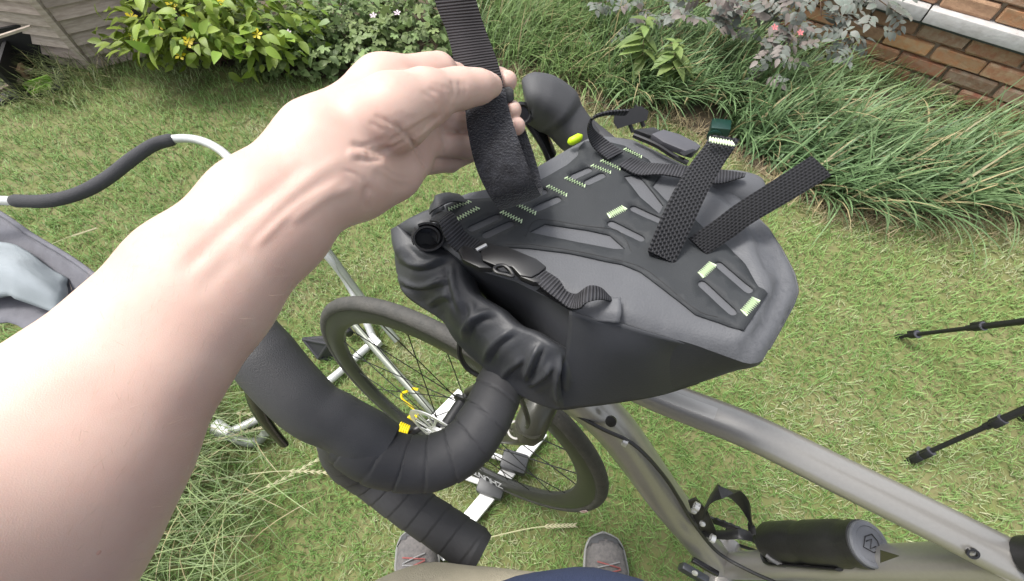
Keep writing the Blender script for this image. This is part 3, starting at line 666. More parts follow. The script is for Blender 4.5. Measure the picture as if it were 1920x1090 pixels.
sp_ = [p2(a, b) for a, b in shield]; sp_.append(sp_[0]); tube(mb, np.array(sp_), .0006, 6)
tube(mb, np.array([p2(-.004, -.004), p2(-.004, .005), p2(.004, -.004), p2(.004, .005)]), .0006, 6); obj('cap_emblem', mb, M_GLOSS, cp)
mb = MB(); wrap = []
for k in range(15):
    a = math.radians(-40 + 200 * k / 14); wrap.append(bot_b + ba * (bl * (.12 + .25 * k / 14)) + (ux * math.cos(a) + uy * math.sin(a)) * br * 1.19)
# the cage that carries it
cg2 = bpy.data.objects.new('bottle_cage', None); COL.objects.link(cg2); cg2.parent = bike; OFF[cg2] = OFF[bike]
tube(mb, np.array(wrap), .004, 8, rb=.0015); obj('hoop', mb, mat('cage_grey', (.06, .06, .062), .4), cg2)
mb = MB(); tube(mb, cr([bot_b - ba * .008 + ux * .01, bot_b - ba * .004 + ux * br * 1.2, bot_b + ba * .05 + ux * br * 1.24, bot_b + ba * bl * .75 + ux * br * 1.24], 16), .006, 8, rb=.002); obj('back_plate', mb, M_BLK, cg2)

# ---------------------------------------------------------------- white floor stand under the front wheel
stand = empty('bike_stand', C0 * np.array([1, 1, 0]), 'white bar floor stand with black joints gripping the front wheel', 'bike stand')
gl = nrm([BLf[0], BLf[1], 0]); gz = np.array([0, 0, 1.0])
rA, rB = Z(870, 985, .03), Z(1004, 824, .03); rd = nrm(rB - rA)
mb = MB(); bbox_bev(mb, (rA + rB) / 2 - rd * .03, rd * (.5 * np.linalg.norm(rB - rA) + .06), np.cross(rd, gz) * .019, gz * .011, .004); obj('cross_rail', mb, M_WHITE, stand)
rA2, rB2 = Z(815, 792, .03), Z(868, 738, .03); rd2 = nrm(rB2 - rA2)
mb = MB(); bbox_bev(mb, rB2 - rd2 * .17, rd2 * .17, np.cross(rd2, gz) * .019, gz * .011, .004); obj('cross_rail', mb, M_WHITE, stand)
for (u, v, u2, v2) in ((962, 898, 700, 800), (985, 868, 760, 735)):
    pass
q1 = Z(925, 913, .05); q2 = Z(968, 868, .05)
for q, (u0, v0) in ((q1, (878, 896)), (q2, (905, 848))):
    e = Z(u0, v0, .05); d_ = nrm(e - q)
    mb = MB(); tube(mb, [q, q + d_ * .27], .008, 12); obj('wheel_rail', mb, M_WHITE, stand)
    mb = MB(); bbox_bev(mb, q + d_ * .005 - gz * .005, d_ * .036, np.cross(d_, gz) * .026, gz * .024, .010); obj('joint_block', mb, mat('joint_plastic', (.05, .052, .055), .45, var=.3, scale=80), stand)
# wheel clip block with yellow springs near the hub
mb = MB(); tube(mb, cr([D(745, 806, 1.02), D(770, 822, 1.02), D(805, 836, 1.02)], 8), .016, 12, rb=.009, up=gz); obj('clip_arm', mb, M_BLK, stand)
def coil(c0, c1, r, turns):
    c0, c1 = np.asarray(c0), np.asarray(c1); ax = nrm(c1 - c0); x = nrm(np.cross(ax, gz)); y = np.cross(ax, x); n = int(turns * 14); a = np.linspace(0, turns * 2 * math.pi, n)
    return c0 + np.outer(np.linspace(0, 1, n), c1 - c0) + np.outer(np.cos(a), x) * r + np.outer(np.sin(a), y) * r
mb = MB(); tube(mb, coil(D(747, 800, 1.0), D(766, 808, 1.0), .0105, 5), .0024, 6); tube(mb, coil(D(770, 776, 1.0), D(781, 783, 1.0), .009, 4), .0024, 6); obj('spring', mb, M_YEL, stand)
mb = MB(); tube(mb, cr([D(782, 772, 1.0), D(768, 760, 1.0), D(754, 748, 1.0), D(754, 738, 1.0), D(764, 734, .99)], 16), .003, 6); tube(mb, cr([D(772, 729, .99), D(784, 731, .99)], 3), .0035, 6); obj('spring_tail', mb, M_YEL, stand)
mb = MB(); tube(mb, cr([Z(815, 792, .04), D(790, 800, 1.02), D(770, 812, 1.02)], 8), .009, 10); obj('clip_post', mb, M_BLK, stand)

# ---------------------------------------------------------------- folding garden chair at the left
ch = empty('folding_garden_chair', Z(400, 560, 0), 'silver tube folding garden chair with grey foam armrest and grey fabric', 'chair')
M_FOAM = mat('foam_grey', (0.055, 0.055, 0.06), 0.9, var=.3, scale=80, bump=.5, bscale=500)
M_TUBE = mat('pale_tube', (0.60, 0.61, 0.60), 0.35, metal=.3, var=.3, scale=40)
M_TUBG = mat('grey_tube', (0.21, 0.23, 0.19), 0.4, metal=.1, var=.3, scale=40)
M_FAB = mat('grey_canvas', (0.16, 0.16, 0.18), 0.9, var=.5, scale=30, bump=.5, bscale=900)
arm_z = .50
al = [(-160, 372), (-40, 374), (25, 377), (90, 377), (150, 362), (200, 335), (248, 298), (288, 272), (325, 261), (368, 262), (410, 280), (450, 318)]
A = [Z(u, v, arm_z) for u, v in al] + [Z(540, 410, .36), Z(615, 482, .24), Z(660, 545, .12), Z(700, 634, .03)]
mb = MB(); tube(mb, cr(A, 90), .0115, 14); obj('frame_tube', mb, M_TUBE, ch)
mb = MB(); AF = cr([Z(u, v, arm_z) for u, v in al[2:9]], 60); tube(mb, AF, np.r_[.014, np.full(58, .0165), .014], 18, prof=lambda s, a, L: 1 + .03 * math.sin(L * 37) * math.sin(a * 2 + L * 20)); obj('foam_armrest', mb, M_FOAM, ch)
mb = MB(); tube(mb, cr([Z(613, 468, .25), Z(680, 560, .12), Z(745, 640, .03)], 16), .011, 12); obj('frame_tube', mb, M_TUBG, ch)
mb = MB(); tube(mb, cr([Z(690, 650, .025), Z(594, 730, .025), Z(430, 812, .025)], 16), .0125, 14); obj('foot_tube', mb, M_TUBE, ch)
mb = MB(); tube(mb, cr([Z(665, 610, .03), Z(735, 690, .03), Z(812, 775, .03)], 12), .0115, 12); obj('foot_tube', mb, M_TUBG, ch)
mb = MB(); bbox_bev(mb, Z(704, 640, .04), nrm(Z(720, 655, .04) - Z(690, 625, .04)) * .022, nrm(Z(690, 655, .04) - Z(715, 630, .04)) * .012, gz * .012, .004); obj('bracket', mb, M_TUBE, ch)
mb = MB(); tube(mb, [Z(1, 1, .02) * 0 + Z(432, 815, .03), Z(405, 795, .03)], .016, 14); obj('end_sleeve', mb, M_WHITE, ch)
mb = MB(); tube(mb, cr([Z(400, 806, .03), Z(440, 822, .03), Z(470, 830, .025), Z(488, 824, .03), Z(498, 812, .04)], 16), .013, 12); obj('foot_tube', mb, M_TUBG, ch)
# black flared rubber foot
mb = MB(); p0, p1, p2_, p3, p4 = Z(569, 636, .05), Z(598, 672, .02), Z(622, 674, .0), Z(620, 632, .05), Z(616, 645, .09)
mb.add([p0, p1, p2_, p3, p4], [(0, 1, 4), (1, 2, 4), (2, 3, 4), (3, 0, 4), (0, 3, 2, 1)])
for a, b in ((p0, p1), (p1, p2_), (p2_, p3), (p3, p0), (p1, p4), (p0, p4)): tube(mb, [a, b], .006, 8)
obj('rubber_foot', mb, mat('foot_rubber', (.03, .03, .035), .5), ch, smooth=False)
mb = MB(); lathe(mb, Z(655, 625, .03), [0, 0, 1], [(0, .014), (.03, .014), (.034, .008)], 14); obj('tube_cap', mb, M_BLK, ch)
# fabric: sloping seat sheet seen at the left edge, with a pale padded cushion on it
def patch(rows, n=16, m=16):
    G = np.array([cr(r, n) for r in rows]); H = np.array([cr(G[:, i], m) for i in range(n)]); return H
fab = [[Z(-140, 330, .40), Z(-10, 398, .40), Z(60, 445, .395), Z(135, 490, .39), Z(200, 540, .38)], [Z(-140, 480, .36), Z(0, 500, .36), Z(60, 530, .355), Z(120, 560, .35), Z(180, 590, .35)], [Z(-140, 640, .36), Z(0, 605, .36), Z(40, 615, .36), Z(90, 640, .36), Z(150, 660, .37)]]
Hh = patch(fab); mb = MB(); n_, m_ = Hh.shape[:2]; mb.add(Hh.reshape(-1, 3), [(i * m_ + j, i * m_ + j + 1, (i + 1) * m_ + j + 1, (i + 1) * m_ + j) for i in range(n_ - 1) for j in range(m_ - 1)])
o = obj('seat_fabric', mb, M_FAB, ch); md = o.modifiers.new('Solidify', 'SOLIDIFY'); md.thickness = .004
mb = MB(); tube(mb, cr([Z(u, v, .405) for u, v in ((-140, 326), (-10, 394), (60, 441), (135, 486), (205, 538))], 24), .006, 8); obj('fabric_hem', mb, M_FAB, ch)
cus = empty('chair_cushion', Z(40, 520, .37), 'pale blue white padded cushion lying on the grey chair fabric', 'cushion')
cu = [[Z(-150, 430, .385), Z(0, 452, .40), Z(50, 470, .40), Z(90, 500, .385), Z(125, 520, .375)], [Z(-150, 500, .41), Z(0, 500, .43), Z(50, 520, .43), Z(95, 545, .41), Z(125, 560, .38)], [Z(-150, 570, .40), Z(0, 553, .405), Z(30, 562, .40), Z(60, 572, .39), Z(110, 590, .375)]]
Hh = patch(cu, 20, 20); mb = MB(); n_, m_ = Hh.shape[:2]
Hh = Hh + np.array([0, 0, 1]) * (fnoise(Hh[..., 0], Hh[..., 1], 4, 45.0) * .006)[..., None]
mb.add(Hh.reshape(-1, 3), [(i * m_ + j, i * m_ + j + 1, (i + 1) * m_ + j + 1, (i + 1) * m_ + j) for i in range(n_ - 1) for j in range(m_ - 1)])
o = obj('cushion_cover', mb, mat('pale_cloth', (0.26, 0.29, 0.31), 0.85, var=.4, scale=25, col2=(.21, .24, .26), bump=.3, bscale=500), cus); md = o.modifiers.new('Solidify', 'SOLIDIFY'); md.thickness = .02; md.offset = -1

# ---------------------------------------------------------------- tripod at the right
f1, f2 = Z(1680, 632, 0.0), Z(1700, 866, 0.0)
apex = EYE + ray(2436, 540) * .72; f3 = np.array([apex[0] * 2 - (f1[0] + f2[0]) / 2 + .1, apex[1] - .02, 0])
tri = empty('camera_tripod', (f1 + f2 + f3) / 3, 'black camera tripod with telescopic legs standing on the lawn', 'tripod')
M_TRI = mat('tripod_black', (.012, .012, .013), .4, var=.3, scale=60)
M_CLIP = mat('clip_grey', (.10, .10, .12), .35, metal=.4)
for fpt in (f1, f2, f3):
    d_ = nrm(apex - fpt); Ln = np.linalg.norm(apex - fpt)
    mb = MB(); tube(mb, [fpt + d_ * .01, fpt + d_ * Ln * .34], .0062, 12); tube(mb, [fpt + d_ * Ln * .3, fpt + d_ * Ln * .66], .0085, 12); tube(mb, [fpt + d_ * Ln * .62, apex], .0105, 12); lg = obj('leg', mb, M_TRI, tri)
    mb = MB(); tube(mb, [fpt - d_ * .004, fpt + d_ * .012, fpt + d_ * .022], [.006, .009, .008], 12); obj('rubber_foot', mb, M_BLK, lg)
    for fr in (.045, .085, .34, .66) if fpt is f2 else (.085, .34, .66):
        c_ = fpt + d_ * Ln * fr; sd = nrm(np.cross(d_, gz)); mb = MB(); tube(mb, [c_ - d_ * .012, c_ + d_ * .012], .0112, 12); bbox_bev(mb, c_ + nrm(np.cross(sd, d_)) * .008, d_ * .013, sd * .009, np.cross(sd, d_) * .006, .003); obj('leg_clamp', mb, M_TRI, lg)
        mb = MB(); tube(mb, [c_ + d_ * .011, c_ + d_ * .014], .0122, 14); obj('clamp_ring', mb, M_CLIP, lg)
mb = MB(); lathe(mb, apex - gz * .05, gz, [(0, .01), (.03, .012), (.04, .03), (.07, .03), (.08, .018), (.12, .018), (.125, .03), (.14, .03)], 20); obj('head', mb, M_TRI, tri)

# small dark green box by the border
gbx = Z(1338, 268, 0.0); gb = empty('green_plastic_box', gbx, 'small dark green plastic box with a round recess on the strawy grass edge', 'box')
M_GB = mat('bottle_green', (.006, .035, .028), .35, var=.3, scale=60)
a1 = nrm(np.array([.95, -.30, .1])); a2 = nrm(np.cross(gz, a1)); a3 = np.cross(a1, a2)
mb = MB(); bbox_bev(mb, gbx + np.array([0, 0, .055]) , a1 * .040, a2 * .035, a3 * .045, .008); obj('shell', mb, M_GB, gb)
mb = MB(); lathe(mb, gbx + np.array([0, 0, .06]) - a2 * .034 - a1 * .018, -a2, [(0, .030), (.006, .030), (.008, .022), (.004, .018), (.004, .004)], 22); obj('recess_ring', mb, M_GB, gb)
# ---------------------------------------------------------------- roll-top handlebar bag lying on the bars
BT = CAM_H - .253                                                   # height of the bag's flat top
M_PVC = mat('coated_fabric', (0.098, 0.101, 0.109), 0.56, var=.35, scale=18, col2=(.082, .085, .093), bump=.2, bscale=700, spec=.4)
M_PVCD = mat('coated_fabric_shaded', (0.044, 0.046, 0.051), 0.50, var=.3, scale=20, bump=.12, bscale=600, spec=.5)  # same fabric as the top, weaker light on sides put into the colour
M_PLATE = mat('rubbered_panel', (0.036, 0.039, 0.042), 0.62, var=.3, scale=40, bump=.2, bscale=1500, spec=.3)
M_WEB = web_mat('rib_webbing', (0.032, 0.032, 0.036), 420, 1, depth=.0007, hi=1.7)
M_WEBT = web_mat('thick_webbing', (0.030, 0.030, 0.033), 300, 9, depth=.001, hi=1.5, checker=True)
M_WEBD = web_mat('dark_webbing', (0.014, 0.014, 0.016), 300, 9, depth=.001, hi=1.7, checker=True)
M_THREAD = mat('lime_thread', (0.72, 0.86, 0.58), 0.7)
bag = empty('handlebar_bag', Z(1120, 560, BT - .10), 'dark grey roll top bike bag with webbing straps lying on the handlebar', 'bike bag')
# plan outline of the top (picture measure, offset below the flat top)
TO = [(790, 424, .016), (812, 398, .012), (840, 376, .008), (880, 362, .006), (930, 352, .004), (1010, 312, .003), (1072, 276, .002), (1105, 259, .002), (1140, 256, .004), (1185, 262, .006), (1240, 288, .010), (1300, 318, .014), (1350, 345, .018), (1385, 372, .020), (1412, 400, .020), (1440, 428, .018), (1466, 468, .016), (1489, 512, .016), (1497, 545, .018), (1488, 572, .019), (1455, 632, .022), (1428, 680, .024), (1402, 683, .024), (1360, 668, .020), (1300, 646, .017), (1230, 626, .014), (1161, 605, .011), (1110, 592, .012), (1066, 576, .014), (1013, 552, .017), (966, 528, .018), (905, 510, .019), (866, 490, .020), (820, 455, .020)]
BO = [(860, 520), (830, 500), (850, 470), (880, 440), (930, 420), (1010, 390), (1072, 360), (1105, 345), (1140, 340), (1185, 345), (1240, 365), (1300, 390), (1345, 410), (1350, 430), (1370, 450), (1390, 475), (1400, 505), (1410, 540), (1412, 570), (1410, 605), (1410, 640), (1410, 678), (1398, 688), (1365, 700), (1310, 719), (1235, 742), (1150, 756), (1100, 763), (1062, 768), (1035, 705), (1005, 655), (965, 615), (935, 580), (890, 550)]
BDZ = [.10] * 4 + [.095] * 9 + [.085, .08, .075, .07, .06, .05, .045, .04, .034, .033, .045, .062, .078, .088, .092, .095, .10, .10, .10, .10, .10]
def zt(d): return BT - d * (.45 if d < .03 else 1.0)
top = np.array([Z(u, v, zt(d)) for u, v, d in TO]); bot = np.array([Z(u, v, zt(d)) for (u, v), d in zip(BO, BDZ)])
NO = 150
tc = cr(np.vstack([top, top[:1]]), NO + 1)[:-1]; bc = None
# matching resample of the bottom by the same parameter
def res_like(A, Bp, n):
    A = np.vstack([A, A[:1]]); Bp = np.vstack([Bp, Bp[:1]]); s = np.r_[0, np.cumsum(np.linalg.norm(np.diff(A, axis=0), axis=1))]; s /= s[-1]; x = np.linspace(0, 1, n + 1)[:-1]
    return np.stack([np.interp(x, s, A[:, k]) for k in range(3)], 1), np.stack([np.interp(x, s, Bp[:, k]) for k in range(3)], 1)
tc, bc = res_like(top, bot, NO)
def smooth_closed(P, it=2):
    for _ in range(it): P = .5 * P + .25 * np.roll(P, 1, 0) + .25 * np.roll(P, -1, 0)
    return P
bc = smooth_closed(bc, 3)
def seg_dist(V, a, b):
    d = b - a; t = np.clip(((V - a) @ d) / (d @ d), 0, 1); return np.hypot(*(V - (a + np.outer(t, d))).T), t
def ridges(V, polys):
    z = np.zeros(len(V))
    for pl_, amp, wd in polys:
        P = np.array([Z(u, v, BT)[:2] for u, v in pl_]); dm = np.full(len(V), 9.0)
        for i in range(len(P) - 1): dm = np.minimum(dm, seg_dist(V, P[i], P[i + 1])[0])
        z += amp * np.exp(-(dm / wd) ** 2)
    return z
RID = [([(1428, 425), (1462, 480), (1472, 530), (1440, 600), (1405, 650)], -.0055, .004), ([(1405, 400), (1425, 450), (1440, 500)], -.004, .005), ([(1395, 470), (1420, 510), (1432, 545)], .003, .005), ([(1400, 430), (1440, 540), (1395, 630)], .0025, .006), ([(1330, 420), (1390, 480)], -.003, .008), ([(1180, 590), (1290, 625), (1380, 655)], .002, .005),
       ([(1240, 290), (1330, 345), (1390, 390)], -.003, .006), ([(1290, 350), (1350, 385)], .003, .008), ([(1090, 265), (1085, 300), (1040, 335)], .0018, .004), ([(880, 375), (960, 350)], -.002, .006), ([(1160, 600), (1240, 600), (1300, 630)], -.0012, .008)]
def topz(V):
    dm = np.full(len(V), 9.0); zo = np.zeros(len(V))
    n = len(tc)
    W = np.zeros(len(V)); S = np.zeros(len(V))
    for i in range(0, n, 2):
        a, b = tc[i], tc[(i + 2) % n]; d, t = seg_dist(V, a[:2], b[:2]); dm = np.minimum(dm, d); w_ = 1 / (d + .004) ** 4; W += w_; S += w_ * (a[2] + (b[2] - a[2]) * t)
    ze = S / W; f = np.clip(dm / .014, 0, 1); f = 1 - (1 - f) ** 2.2
    z = ze * (1 - f) + BT * f + .0008 * fnoise(V[:, 0], V[:, 1], 21, 60.0) * np.clip(dm / .01, 0, 1)
    return z + ridges(V, RID) * np.clip(dm / .006, 0, 1)
V3, fs = cdt_sheet(tc[:, :2], [], .0045, topz)
V3[:len(tc), 2] = tc[:, 2]
mb = MB(); mb.add(V3, fs); tpo = obj('top_panel', mb, M_PVC, bag, angle=180)
# side walls with a soft bulge and creases
rows = []; K_ = 12; cen = tc.mean(0)
for k in range(K_ + 1):
    f = k / K_; P = tc * (1 - f) + bc * f; o_ = P - cen; o_[:, 2] = 0; o_ /= np.linalg.norm(o_, axis=1)[:, None] + 1e-9
    s_ = np.arange(NO) / NO * 6.283
    wr = .0022 * fnoise(np.cos(s_) * .5 + f * .06, np.sin(s_) * .5 - f * .04, 31, 14.0) * math.sin(math.pi * f)
    P = P + o_ * (.0025 * math.sin(math.pi * f) + wr * .6)[:, None]; rows.append(P)
rows.append(rows[-1] * .82 + rows[-1].mean(0) * .18 - np.array([0, 0, .003])); nr = len(rows)
mb = MB(); mb.add(np.vstack(rows), [(r * NO + i, r * NO + (i + 1) % NO, (r + 1) * NO + (i + 1) % NO, (r + 1) * NO + i) for r in range(nr - 1) for i in range(NO)] + [tuple((nr - 1) * NO + i for i in range(NO))])
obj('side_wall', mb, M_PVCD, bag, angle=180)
# welded edge along the near crease and right end
r0 = int(NO * .50)
mb = MB(); wl = [i for i in range(NO) if 1440 < pix(tc[i])[0] or (pix(tc[i])[0] > 1400 and pix(tc[i])[1] < 440)]; tube(mb, tc[wl], .0007, 6); obj('edge_weld', mb, M_PVCD, bag)
# dark panel on top with real cut-outs
PO = [(1095, 268), (1086, 281), (1083, 297), (1062, 315), (1000, 347), (930, 369), (872, 372), (835, 386), (848, 425), (893, 460), (943, 466), (1009, 470), (1067, 477), (1124, 489), (1165, 497), (1200, 512), (1237, 540), (1275, 568), (1303, 591), (1343, 605), (1390, 624), (1434, 557), (1418, 543), (1392, 490), (1363, 457), (1310, 418), (1275, 396), (1245, 376), (1222, 352), (1240, 330), (1215, 300), (1170, 276), (1130, 266)]
def xy(pl_): return [tuple(Z(u, v, BT)[:2]) for u, v in pl_]
def slot(a, b, w_):
    a, b = np.array(Z(*a, BT)[:2]), np.array(Z(*b, BT)[:2]); d = nrm(b - a); n_ = np.array([-d[1], d[0]]); out = []
    for k in range(7): t = math.pi / 2 + math.pi * k / 6; out.append(a + d * w_ * math.cos(t) + n_ * w_ * math.sin(t))
    for k in range(7): t = -math.pi / 2 + math.pi * k / 6; out.append(b + d * w_ * math.cos(t) + n_ * w_ * math.sin(t))
    return [tuple(p) for p in out]
HO = [xy([(992, 438), (1022, 421), (1100, 433), (1143, 443), (1172, 470), (1150, 469)]), xy([(1169, 332), (1195, 328), (1243, 388), (1235, 402), (1200, 373)])]
for a, b in (((1076, 333), (1103, 321)), ((1102, 344), (1128, 331)), ((980, 380), (1019, 362)), ((1006, 394), (1045, 376)), ((885, 431), (932, 408)), ((912, 443), (957, 422)), ((1188, 394), (1234, 414)), ((1146, 423), (1200, 449)), ((1348, 500), (1400, 545)), ((1316, 536), (1370, 586))):
    HO.append(slot(a, b, .0033))
pz = lambda V: topz(V) + .0014
PV, pf = cdt_sheet(dense(xy(PO), .004), [dense(h, .003) for h in HO], .006, pz)
mb = MB(); mb.add(PV, pf); o = obj('mounting_panel', mb, M_PLATE, bag, angle=180); md = o.modifiers.new('Solidify', 'SOLIDIFY'); md.thickness = .0012; md.offset = -1 if o.data.polygons[0].normal.z > 0 else 1
# inset seam lines beside the large window and near edge
def seam(pl_, r=.0003, m=None, dz=.0014):
    P = cr(np.array([Z(u, v, BT) for u, v in pl_]), 40); P[:, 2] = topz(P[:, :2]) + dz; mb = MB(); tube(mb, P, r, 6); return obj('seam_line', mb, m or mat('seam_dark', (.015, .015, .016), .7), bag)
seam([(985, 446), (1010, 414), (1105, 427), (1160, 437), (1183, 474)]); seam([(948, 462), (1010, 463), (1124, 482), (1200, 503), (1245, 535), (1305, 583), (1345, 597)])
# zigzag bar tacks
def tack(a, b, n=8, amp=.0017, r=.0006, zf=None):
    A, B = np.array(Z(*a, BT)), np.array(Z(*b, BT)); A[2] = topz(A[None, :2])[0]; B[2] = topz(B[None, :2])[0]; d = nrm(B - A); s = np.cross([0, 0, 1], d); P = []
    for k in range(2 * n + 1): P.append(A + (B - A) * k / (2 * n) + s * (amp if k % 2 else -amp) + np.array([0, 0, .0018]))
    mb = MB(); tube(mb, np.array(P), r, 6); return obj('bar_tack', mb, M_THREAD, bag)
for a, b in (((841, 397), (882, 377)), ((858, 415), (897, 392)), ((940, 399), (979, 419)), ((966, 384), (1005, 404)), ((1026, 352), (1063, 369)), ((1060, 336), (1097, 353)), ((1109, 313), (1145, 327)), ((1127, 304), (1163, 320)), ((1170, 282), (1203, 297))): tack(a, b)
for a, b in (((1140, 409), (1170, 393)), ((1312, 520), (1335, 498)), ((1391, 592), (1414, 566))): tack(a, b, 9, .0024, .0009)
# the rolled closure bent up along the near left side
IN = [(747, 424), (778, 450), (824, 464), (851, 476), (864, 493), (868, 518), (882, 545), (909, 564), (934, 580), (967, 610), (1005, 626), (1036, 645), (1060, 656), (1085, 668), (1115, 680)]
OU = [(742, 436), (741, 468), (744, 505), (755, 546), (790, 575), (830, 602), (853, 637), (880, 666), (920, 700), (960, 732), (1000, 754), (1035, 766), (1058, 769), (1090, 764), (1120, 758)]
nS, nW = 260, 72
Ai = cr(np.array([Z(u, v, BT - d) for (u, v), d in zip(IN, np.interp(np.linspace(0, 1, 15), [0, .2, .5, .8, .9, 1], [.012, .014, .022, .026, .040, .055]))]), nS)
Bo = cr(np.array([Z(u, v, BT - d) for (u, v), d in zip(OU, np.interp(np.linspace(0, 1, 15), [0, .3, .8, 1], [.035, .062, .090, .092]))]), nS)
Ts = np.gradient((Ai + Bo) / 2, axis=0); Ts /= np.linalg.norm(Ts, axis=1)[:, None]
FO = [  # s, slope, width, amplitude, w0, w1
    (.07, .02, .016, -.005, .0, .75), (.13, -.06, .020, .006, .15, 1.0), (.20, .05, .014, -.007, .25, 1.0), (.245, -.10, .018, .006, .0, 1.0), (.31, .10, .013, -.006, .2, .9), (.365, -.03, .022, .0065, .0, 1.0), (.43, .12, .013, -.0085, .05, .8),
    (.48, .05, .020, .006, .0, .9), (.545, -.05, .014, -.005, .3, 1.0), (.60, .14, .018, .005, .0, .8), (.66, .12, .013, -.008, .1, .85), (.71, -.04, .016, .0065, .1, 1.0), (.755, .06, .010, -.009, .25, 1.0), (.80, .02, .014, .0065, .0, 1.0), (.84, -.06, .010, -.008, .35, 1.0), (.88, .03, .014, .005, .2, 1.0)]
VS = []
for i in range(nS):
    s = i / (nS - 1); a, b = Ai[i], Bo[i]; ac = b - a; N = nrm(np.cross(ac, Ts[i])); N = N if N[2] > 0 else -N
    inw = -nrm(np.array([ac[0], ac[1], 0])); bul = .010 * np.interp(s, [0, .1, .5, .9, 1], [.4, .9, .9, .45, .0])
    for j in range(nW):
        w_ = j / (nW - 1)
        if w_ < .16: f = w_ / .16; p = a + np.array([0, 0, -.045 * (1 - f)]) + inw * .010 * math.sin(f * math.pi); x = 0
        elif w_ < .80:
            x = (w_ - .16) / .64; p = a + ac * x + N * bul * (math.sin(math.pi * x ** .8) + .25 * math.sin(2 * math.pi * x))
        else: f = (w_ - .80) / .20; p = b + inw * .05 * f + np.array([0, 0, -.014 * math.sin(f * math.pi / 2)])
        VS.append(p)
VS = np.array(VS).reshape(nS, nW, 3)
gN = np.cross(np.gradient(VS, axis=1), np.gradient(VS, axis=0)); gN /= np.linalg.norm(gN, axis=2)[..., None] + 1e-12
sg = np.sign((gN * (EYE - VS)).sum(2))[..., None]; gN = gN * sg
PX = pix(VS)[..., :2]
def fold(pts, amp, wd):
    L = cr(np.array(pts, float), 24); best = np.full(PX.shape[:2], 1e9); sd_ = np.zeros_like(best); tt_ = np.zeros_like(best)
    for k in range(23):
        a, b = L[k], L[k + 1]; d_ = b - a; q = PX - a; t_ = np.clip((q @ d_) / (d_ @ d_), 0, 1); r_ = q - t_[..., None] * d_; ds = np.hypot(r_[..., 0], r_[..., 1]); m_ = ds < best
        best = np.where(m_, ds, best); sd_ = np.where(m_, ds * np.sign(d_[0] * q[..., 1] - d_[1] * q[..., 0]), sd_); tt_ = np.where(m_, (k + t_) / 23, tt_)
    fd_ = np.clip(tt_ / .25, 0, 1) * np.clip((1 - tt_) / .25, 0, 1)
    return amp * fd_ * (np.exp(-np.abs(sd_) / wd) - .75 * np.exp(-(np.abs(sd_ - 2.1 * wd) / wd) ** 1.5))
FOLDS = [([(744, 522), (790, 534), (850, 520)], .0055, 9), ([(748, 480), (790, 497), (852, 474)], .0045, 9), ([(846, 492), (852, 535), (868, 590)], .0045, 9), ([(868, 640), (878, 605), (905, 588), (940, 582)], .0060, 10), ([(905, 680), (925, 645), (950, 625), (972, 612)], .0045, 10),
         ([(984, 715), (992, 690), (1004, 662), (1014, 642)], .0065, 8), ([(988, 722), (1018, 704), (1034, 680)], .0050, 7), ([(1056, 766), (1042, 730), (1044, 690), (1052, 662)], .0070, 8), ([(800, 572), (830, 555), (852, 560)], .0040, 9), ([(940, 712), (955, 690), (985, 668)], .0035, 8), ([(770, 450), (800, 478), (840, 480)], .0030, 8), ([(880, 560), (888, 585), (880, 620)], .0035, 8)]
dF = sum(fold(f_[0], f_[1] * .62, f_[2] * .62) + fold(f_[0], f_[1] * .25, f_[2] * 1.6) for f_ in FOLDS)
jw = np.clip((np.arange(nW) / (nW - 1) - .16) / .08, 0, 1) * np.clip((.86 - np.arange(nW) / (nW - 1)) / .08, 0, 1)
VS = VS + gN * (dF * jw[None])[..., None]; VS = VS.reshape(-1, 3).tolist()
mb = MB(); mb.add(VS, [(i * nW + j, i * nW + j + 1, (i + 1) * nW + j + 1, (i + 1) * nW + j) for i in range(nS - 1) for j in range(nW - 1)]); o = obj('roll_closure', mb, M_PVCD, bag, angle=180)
md = o.modifiers.new('Solidify', 'SOLIDIFY'); md.thickness = .0016; md.offset = 0
# coiled end of the roll at the left, its opening's shade painted as a dark disc and coil
mb = MB(); cc = Z(802, 446, BT - .004); axd = nrm(Z(830, 480, BT - .006) - Z(778, 420, BT - .03)); ex = nrm(Z(830, 442, BT) - Z(776, 446, BT)); ey = nrm(np.cross(ex, nrm(-ray(800, 445))))
sp_ = []
for k in range(46):
    a = 4.2 + k / 45 * 9.0; r_ = .0128 - .0045 * k / 45; sp_.append((ex * math.cos(a) * 1.0 + ey * math.sin(a) * .85) * r_)
nv = nrm(-ray(800, 445)); Lp = [cc + p + nv * .006 for p in sp_]; Rp = [cc + p - nv * .030 for p in sp_]
ribbon(mb, Lp, Rp, .0024, 60, 4); lathe(mb, cc - nv * .010, nv, [(0, .0125), (.002, .0125), (.0025, .010)], 20); obj('roll_end', mb, mat('roll_opening_shade', (.018, .018, .02), .55), bag)
rw = [[Z(745, 423, BT - .012), Z(770, 408, BT - .004), Z(800, 394, BT - .001), Z(832, 384, BT)], [Z(752, 436, BT - .016), Z(780, 428, BT - .004), Z(806, 420, BT - .002), Z(836, 410, BT - .002)], [Z(770, 456, BT - .024), Z(792, 456, BT - .018), Z(816, 452, BT - .014), Z(840, 440, BT - .008)]]
Hh = patch(rw, 14, 14); mb = MB(); mb.add(Hh.reshape(-1, 3), [(i * 14 + j, i * 14 + j + 1, (i + 1) * 14 + j + 1, (i + 1) * 14 + j) for i in range(13) for j in range(13)]); o = obj('roll_shoulder', mb, M_PVCD, bag, angle=180); md = o.modifiers.new('Solidify', 'SOLIDIFY'); md.thickness = .0016
